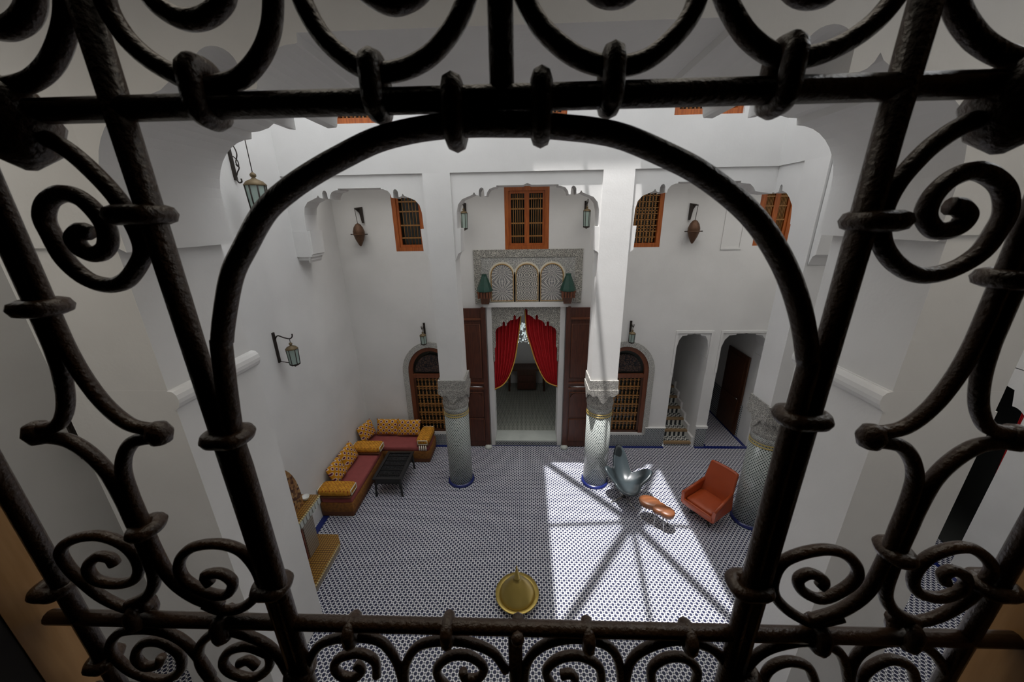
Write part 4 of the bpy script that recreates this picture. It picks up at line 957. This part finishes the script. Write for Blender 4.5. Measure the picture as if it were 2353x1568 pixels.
S = [  # scroll centre lines, read in the photograph and laid into the plane of the grille
 # upper side scrolls
 ([(45, 330), (80, 318), (115, 322), (165, 352), (215, 396), (262, 446), (293, 490), (318, 535), (330, 575), (320, 606), (292, 643), (255, 656), (204, 643), (153, 600), (119, 540), (102, 500), (112, 462), (146, 445), (190, 459), (231, 500), (248, 535), (246, 568), (221, 585), (190, 575), (172, 548), (188, 530), (207, 537)], .0062),
 ([(2320, 262), (2277, 268), (2216, 286), (2148, 330), (2097, 378), (2056, 428), (2030, 480), (2022, 530), (2032, 572), (2063, 609), (2114, 633), (2182, 622), (2250, 582), (2291, 527), (2311, 485), (2306, 436), (2274, 403), (2233, 393), (2182, 413), (2142, 452), (2126, 495), (2142, 524), (2165, 532), (2200, 522), (2219, 496), (2206, 477), (2184, 474)], .0062),
 # bottom band above the lower rail
 ([(343, 1392), (302, 1400), (240, 1375), (189, 1335), (155, 1300), (140, 1265), (171, 1239), (233, 1232), (291, 1256), (319, 1297), (309, 1332), (267, 1342), (220, 1332), (202, 1304), (223, 1280), (252, 1282), (264, 1297)], RS),
 ([(470, 1388), (508, 1402), (556, 1397), (592, 1366), (600, 1339), (583, 1298), (549, 1263), (497, 1250), (439, 1260), (412, 1294), (425, 1332), (480, 1363), (521, 1366), (535, 1339), (508, 1318), (472, 1322), (484, 1342)], RS),
 ([(1935, 1418), (1879, 1430), (1845, 1424), (1800, 1394), (1776, 1356), (1788, 1304), (1827, 1277), (1896, 1263), (1947, 1277), (1971, 1315), (1947, 1349), (1889, 1376), (1845, 1359), (1834, 1332), (1862, 1318), (1893, 1335), (1882, 1349)], RS),
 ([(2045, 1418), (2085, 1431), (2153, 1418), (2222, 1378), (2268, 1328), (2277, 1298), (2239, 1263), (2188, 1260), (2129, 1284), (2098, 1328), (2112, 1363), (2164, 1373), (2212, 1352), (2218, 1325), (2188, 1311), (2167, 1322), (2172, 1338)], RS),
 # band below the lower rail
 ([(487, 1556), (456, 1510), (422, 1474), (377, 1452), (325, 1446), (274, 1455), (254, 1490), (285, 1530), (326, 1553), (377, 1563), (415, 1540), (412, 1503), (370, 1476), (329, 1479), (312, 1508), (333, 1531), (364, 1527), (370, 1512)], RS),
 ([(662, 1545), (635, 1502), (600, 1474), (549, 1455), (515, 1450), (487, 1457), (460, 1486), (462, 1530), (500, 1580)], RS),
 ([(617, 1503), (569, 1486), (528, 1496), (513, 1524), (535, 1548), (583, 1558), (617, 1535), (617, 1503), (590, 1488)], RS),
 ([(590, 1532), (570, 1518), (550, 1525)], RS),
 ([(700, 1556), (713, 1515), (742, 1478), (806, 1464), (870, 1472), (904, 1506), (921, 1549), (930, 1600)], RS),
 ([(866, 1552), (861, 1519), (827, 1502), (785, 1510), (768, 1532), (785, 1553), (815, 1557), (832, 1540), (818, 1527)], RS),
 ([(932, 1600), (930, 1555), (936, 1519), (963, 1484), (1023, 1472), (1082, 1478), (1133, 1500), (1162, 1540)], RS),
 ([(1030, 1580), (1008, 1556), (1006, 1532), (1036, 1508), (1080, 1508), (1112, 1534), (1099, 1558), (1070, 1559), (1064, 1544)], RS),
 ([(1206, 1590), (1207, 1540), (1222, 1505), (1255, 1480), (1300, 1468), (1359, 1470), (1401, 1488), (1422, 1523), (1430, 1590)], RS),
 ([(1280, 1590), (1260, 1560), (1257, 1536), (1290, 1511), (1337, 1509), (1376, 1532), (1382, 1570)], RS),
 ([(1290, 1552), (1310, 1548), (1322, 1560)], RS),
 ([(1434, 1590), (1448, 1523), (1486, 1489), (1550, 1471), (1614, 1481), (1656, 1510), (1674, 1556)], RS),
 ([(1505, 1585), (1496, 1556), (1502, 1530), (1535, 1511), (1575, 1513), (1601, 1540), (1596, 1575)], RS),
 ([(1700, 1560), (1725, 1521), (1759, 1494), (1810, 1478), (1862, 1474), (1917, 1490), (1941, 1524), (1952, 1590)], RS),
 ([(1760, 1590), (1756, 1556), (1776, 1531), (1814, 1520), (1855, 1532), (1871, 1565)], RS),
 ([(1948, 1580), (1958, 1527), (1984, 1493), (2033, 1474), (2102, 1477), (2145, 1502), (2172, 1545), (2180, 1590)], RS),
 ([(1980, 1590), (1982, 1556), (2009, 1529), (2050, 1516), (2093, 1535), (2105, 1580)], RS),
 # top row of U scrolls
 ([(232, -60), (245, 10), (285, 80), (335, 130), (395, 168), (450, 193), (500, 196), (555, 178), (598, 130), (622, 70), (628, 0), (622, -60)], .0062),
 ([(300, -90), (345, -10), (385, 28), (425, 45), (465, 42), (498, 22), (520, -15), (510, -80)], .0062),
 ([(680, -60), (700, 12), (745, 88), (805, 142), (865, 166), (925, 160), (985, 130), (1035, 75), (1066, 15), (1085, -50)], .0062),
 ([(800, -60), (850, -15), (905, 8), (960, -15), (990, -60)], .0065),
 ([(1190, -50), (1210, 5), (1250, 70), (1320, 128), (1400, 153), (1480, 140), (1545, 90), (1590, 30), (1612, -40)], .0062),
 ([(1330, -60), (1380, -15), (1430, -12), (1480, -50)], .0065),
 ([(1655, -40), (1675, 15), (1720, 85), (1790, 132), (1865, 130), (1940, 100), (2010, 50), (2060, -10), (2085, -60)], .0062),
 ([(1790, -60), (1840, -12), (1900, -15), (1945, -60)], .0065),
 ([(2185, -50), (2200, 25), (2240, 85), (2290, 120), (2345, 138), (2400, 135)], .0062),
 ([(-40, 196), (20, 200), (75, 185), (115, 150), (142, 95), (155, 30), (150, -40)], .0062),
 ([(-30, 62), (15, 66), (50, 50), (72, 15), (75, -40)], .0068),
]
for pts, r in S: gtube('scroll', pts, r)
def collar(px, py, ln, vertical=True, r=.0072, dy=.0):
    c = on_g((px, py))-GO; ln *= .88; h = ln/2-1.4*r; d = .0095
    st_ = []
    for k in range(7): a = PI*k/6; st_.append((h+.003*math.sin(a), d*math.cos(a)))
    loop = [( h, d), (h+.5*r, 0), (h, -d), (0, -d-.001), (-h, -d), (-h-.5*r, 0), (-h, d), (0, d+.001)]
    if vertical: p = [Vector((c.x, b, c.z+a)) for a, b in loop]
    else: p = [Vector((c.x+a, b, c.z)) for a, b in loop]
    MB().tube(smooth_path(p, 4, True), r, 8, True).build('collar', M_['iron'], gr)
for px, py, ln in ((472, 215, .050), (865, 202, .048), (1045, 262, .052), (1243, 250, .052), (1403, 188, .047), (1793, 178, .052),
                   (325, 1408, .040), (518, 1435, .045), (810, 1448, .040), (1030, 1448, .040), (1190, 1447, .020), (1350, 1460, .038), (1580, 1464, .036), (1875, 1458, .044), (2078, 1450, .044)):
    collar(px, py, ln, True)
for px, py, ln in ((325, 494, .049), (2010, 508, .044), (95, 706, .040), (2318, 640, .040), (524, 1002, .048), (1842, 958, .048), (337, 1212, .033), (2056, 1268, .033), (625, 1346, .046), (1722, 1345, .050),
                   (2280, 1345, .046), (125, 1350, .046), (690, 1540, .04), (240, 1515, .04), (1705, 1550, .044)):
    collar(px, py, ln, False, .0072)
for px, py in ((30, 285), (2335, 235)):
    c = on_g((px, py))-GO; MB().lathe([(.003, -.03), (.018, -.02), (.026, 0), (.018, .02), (.003, .03)], c, 12).build('knot', M_['iron'], gr)
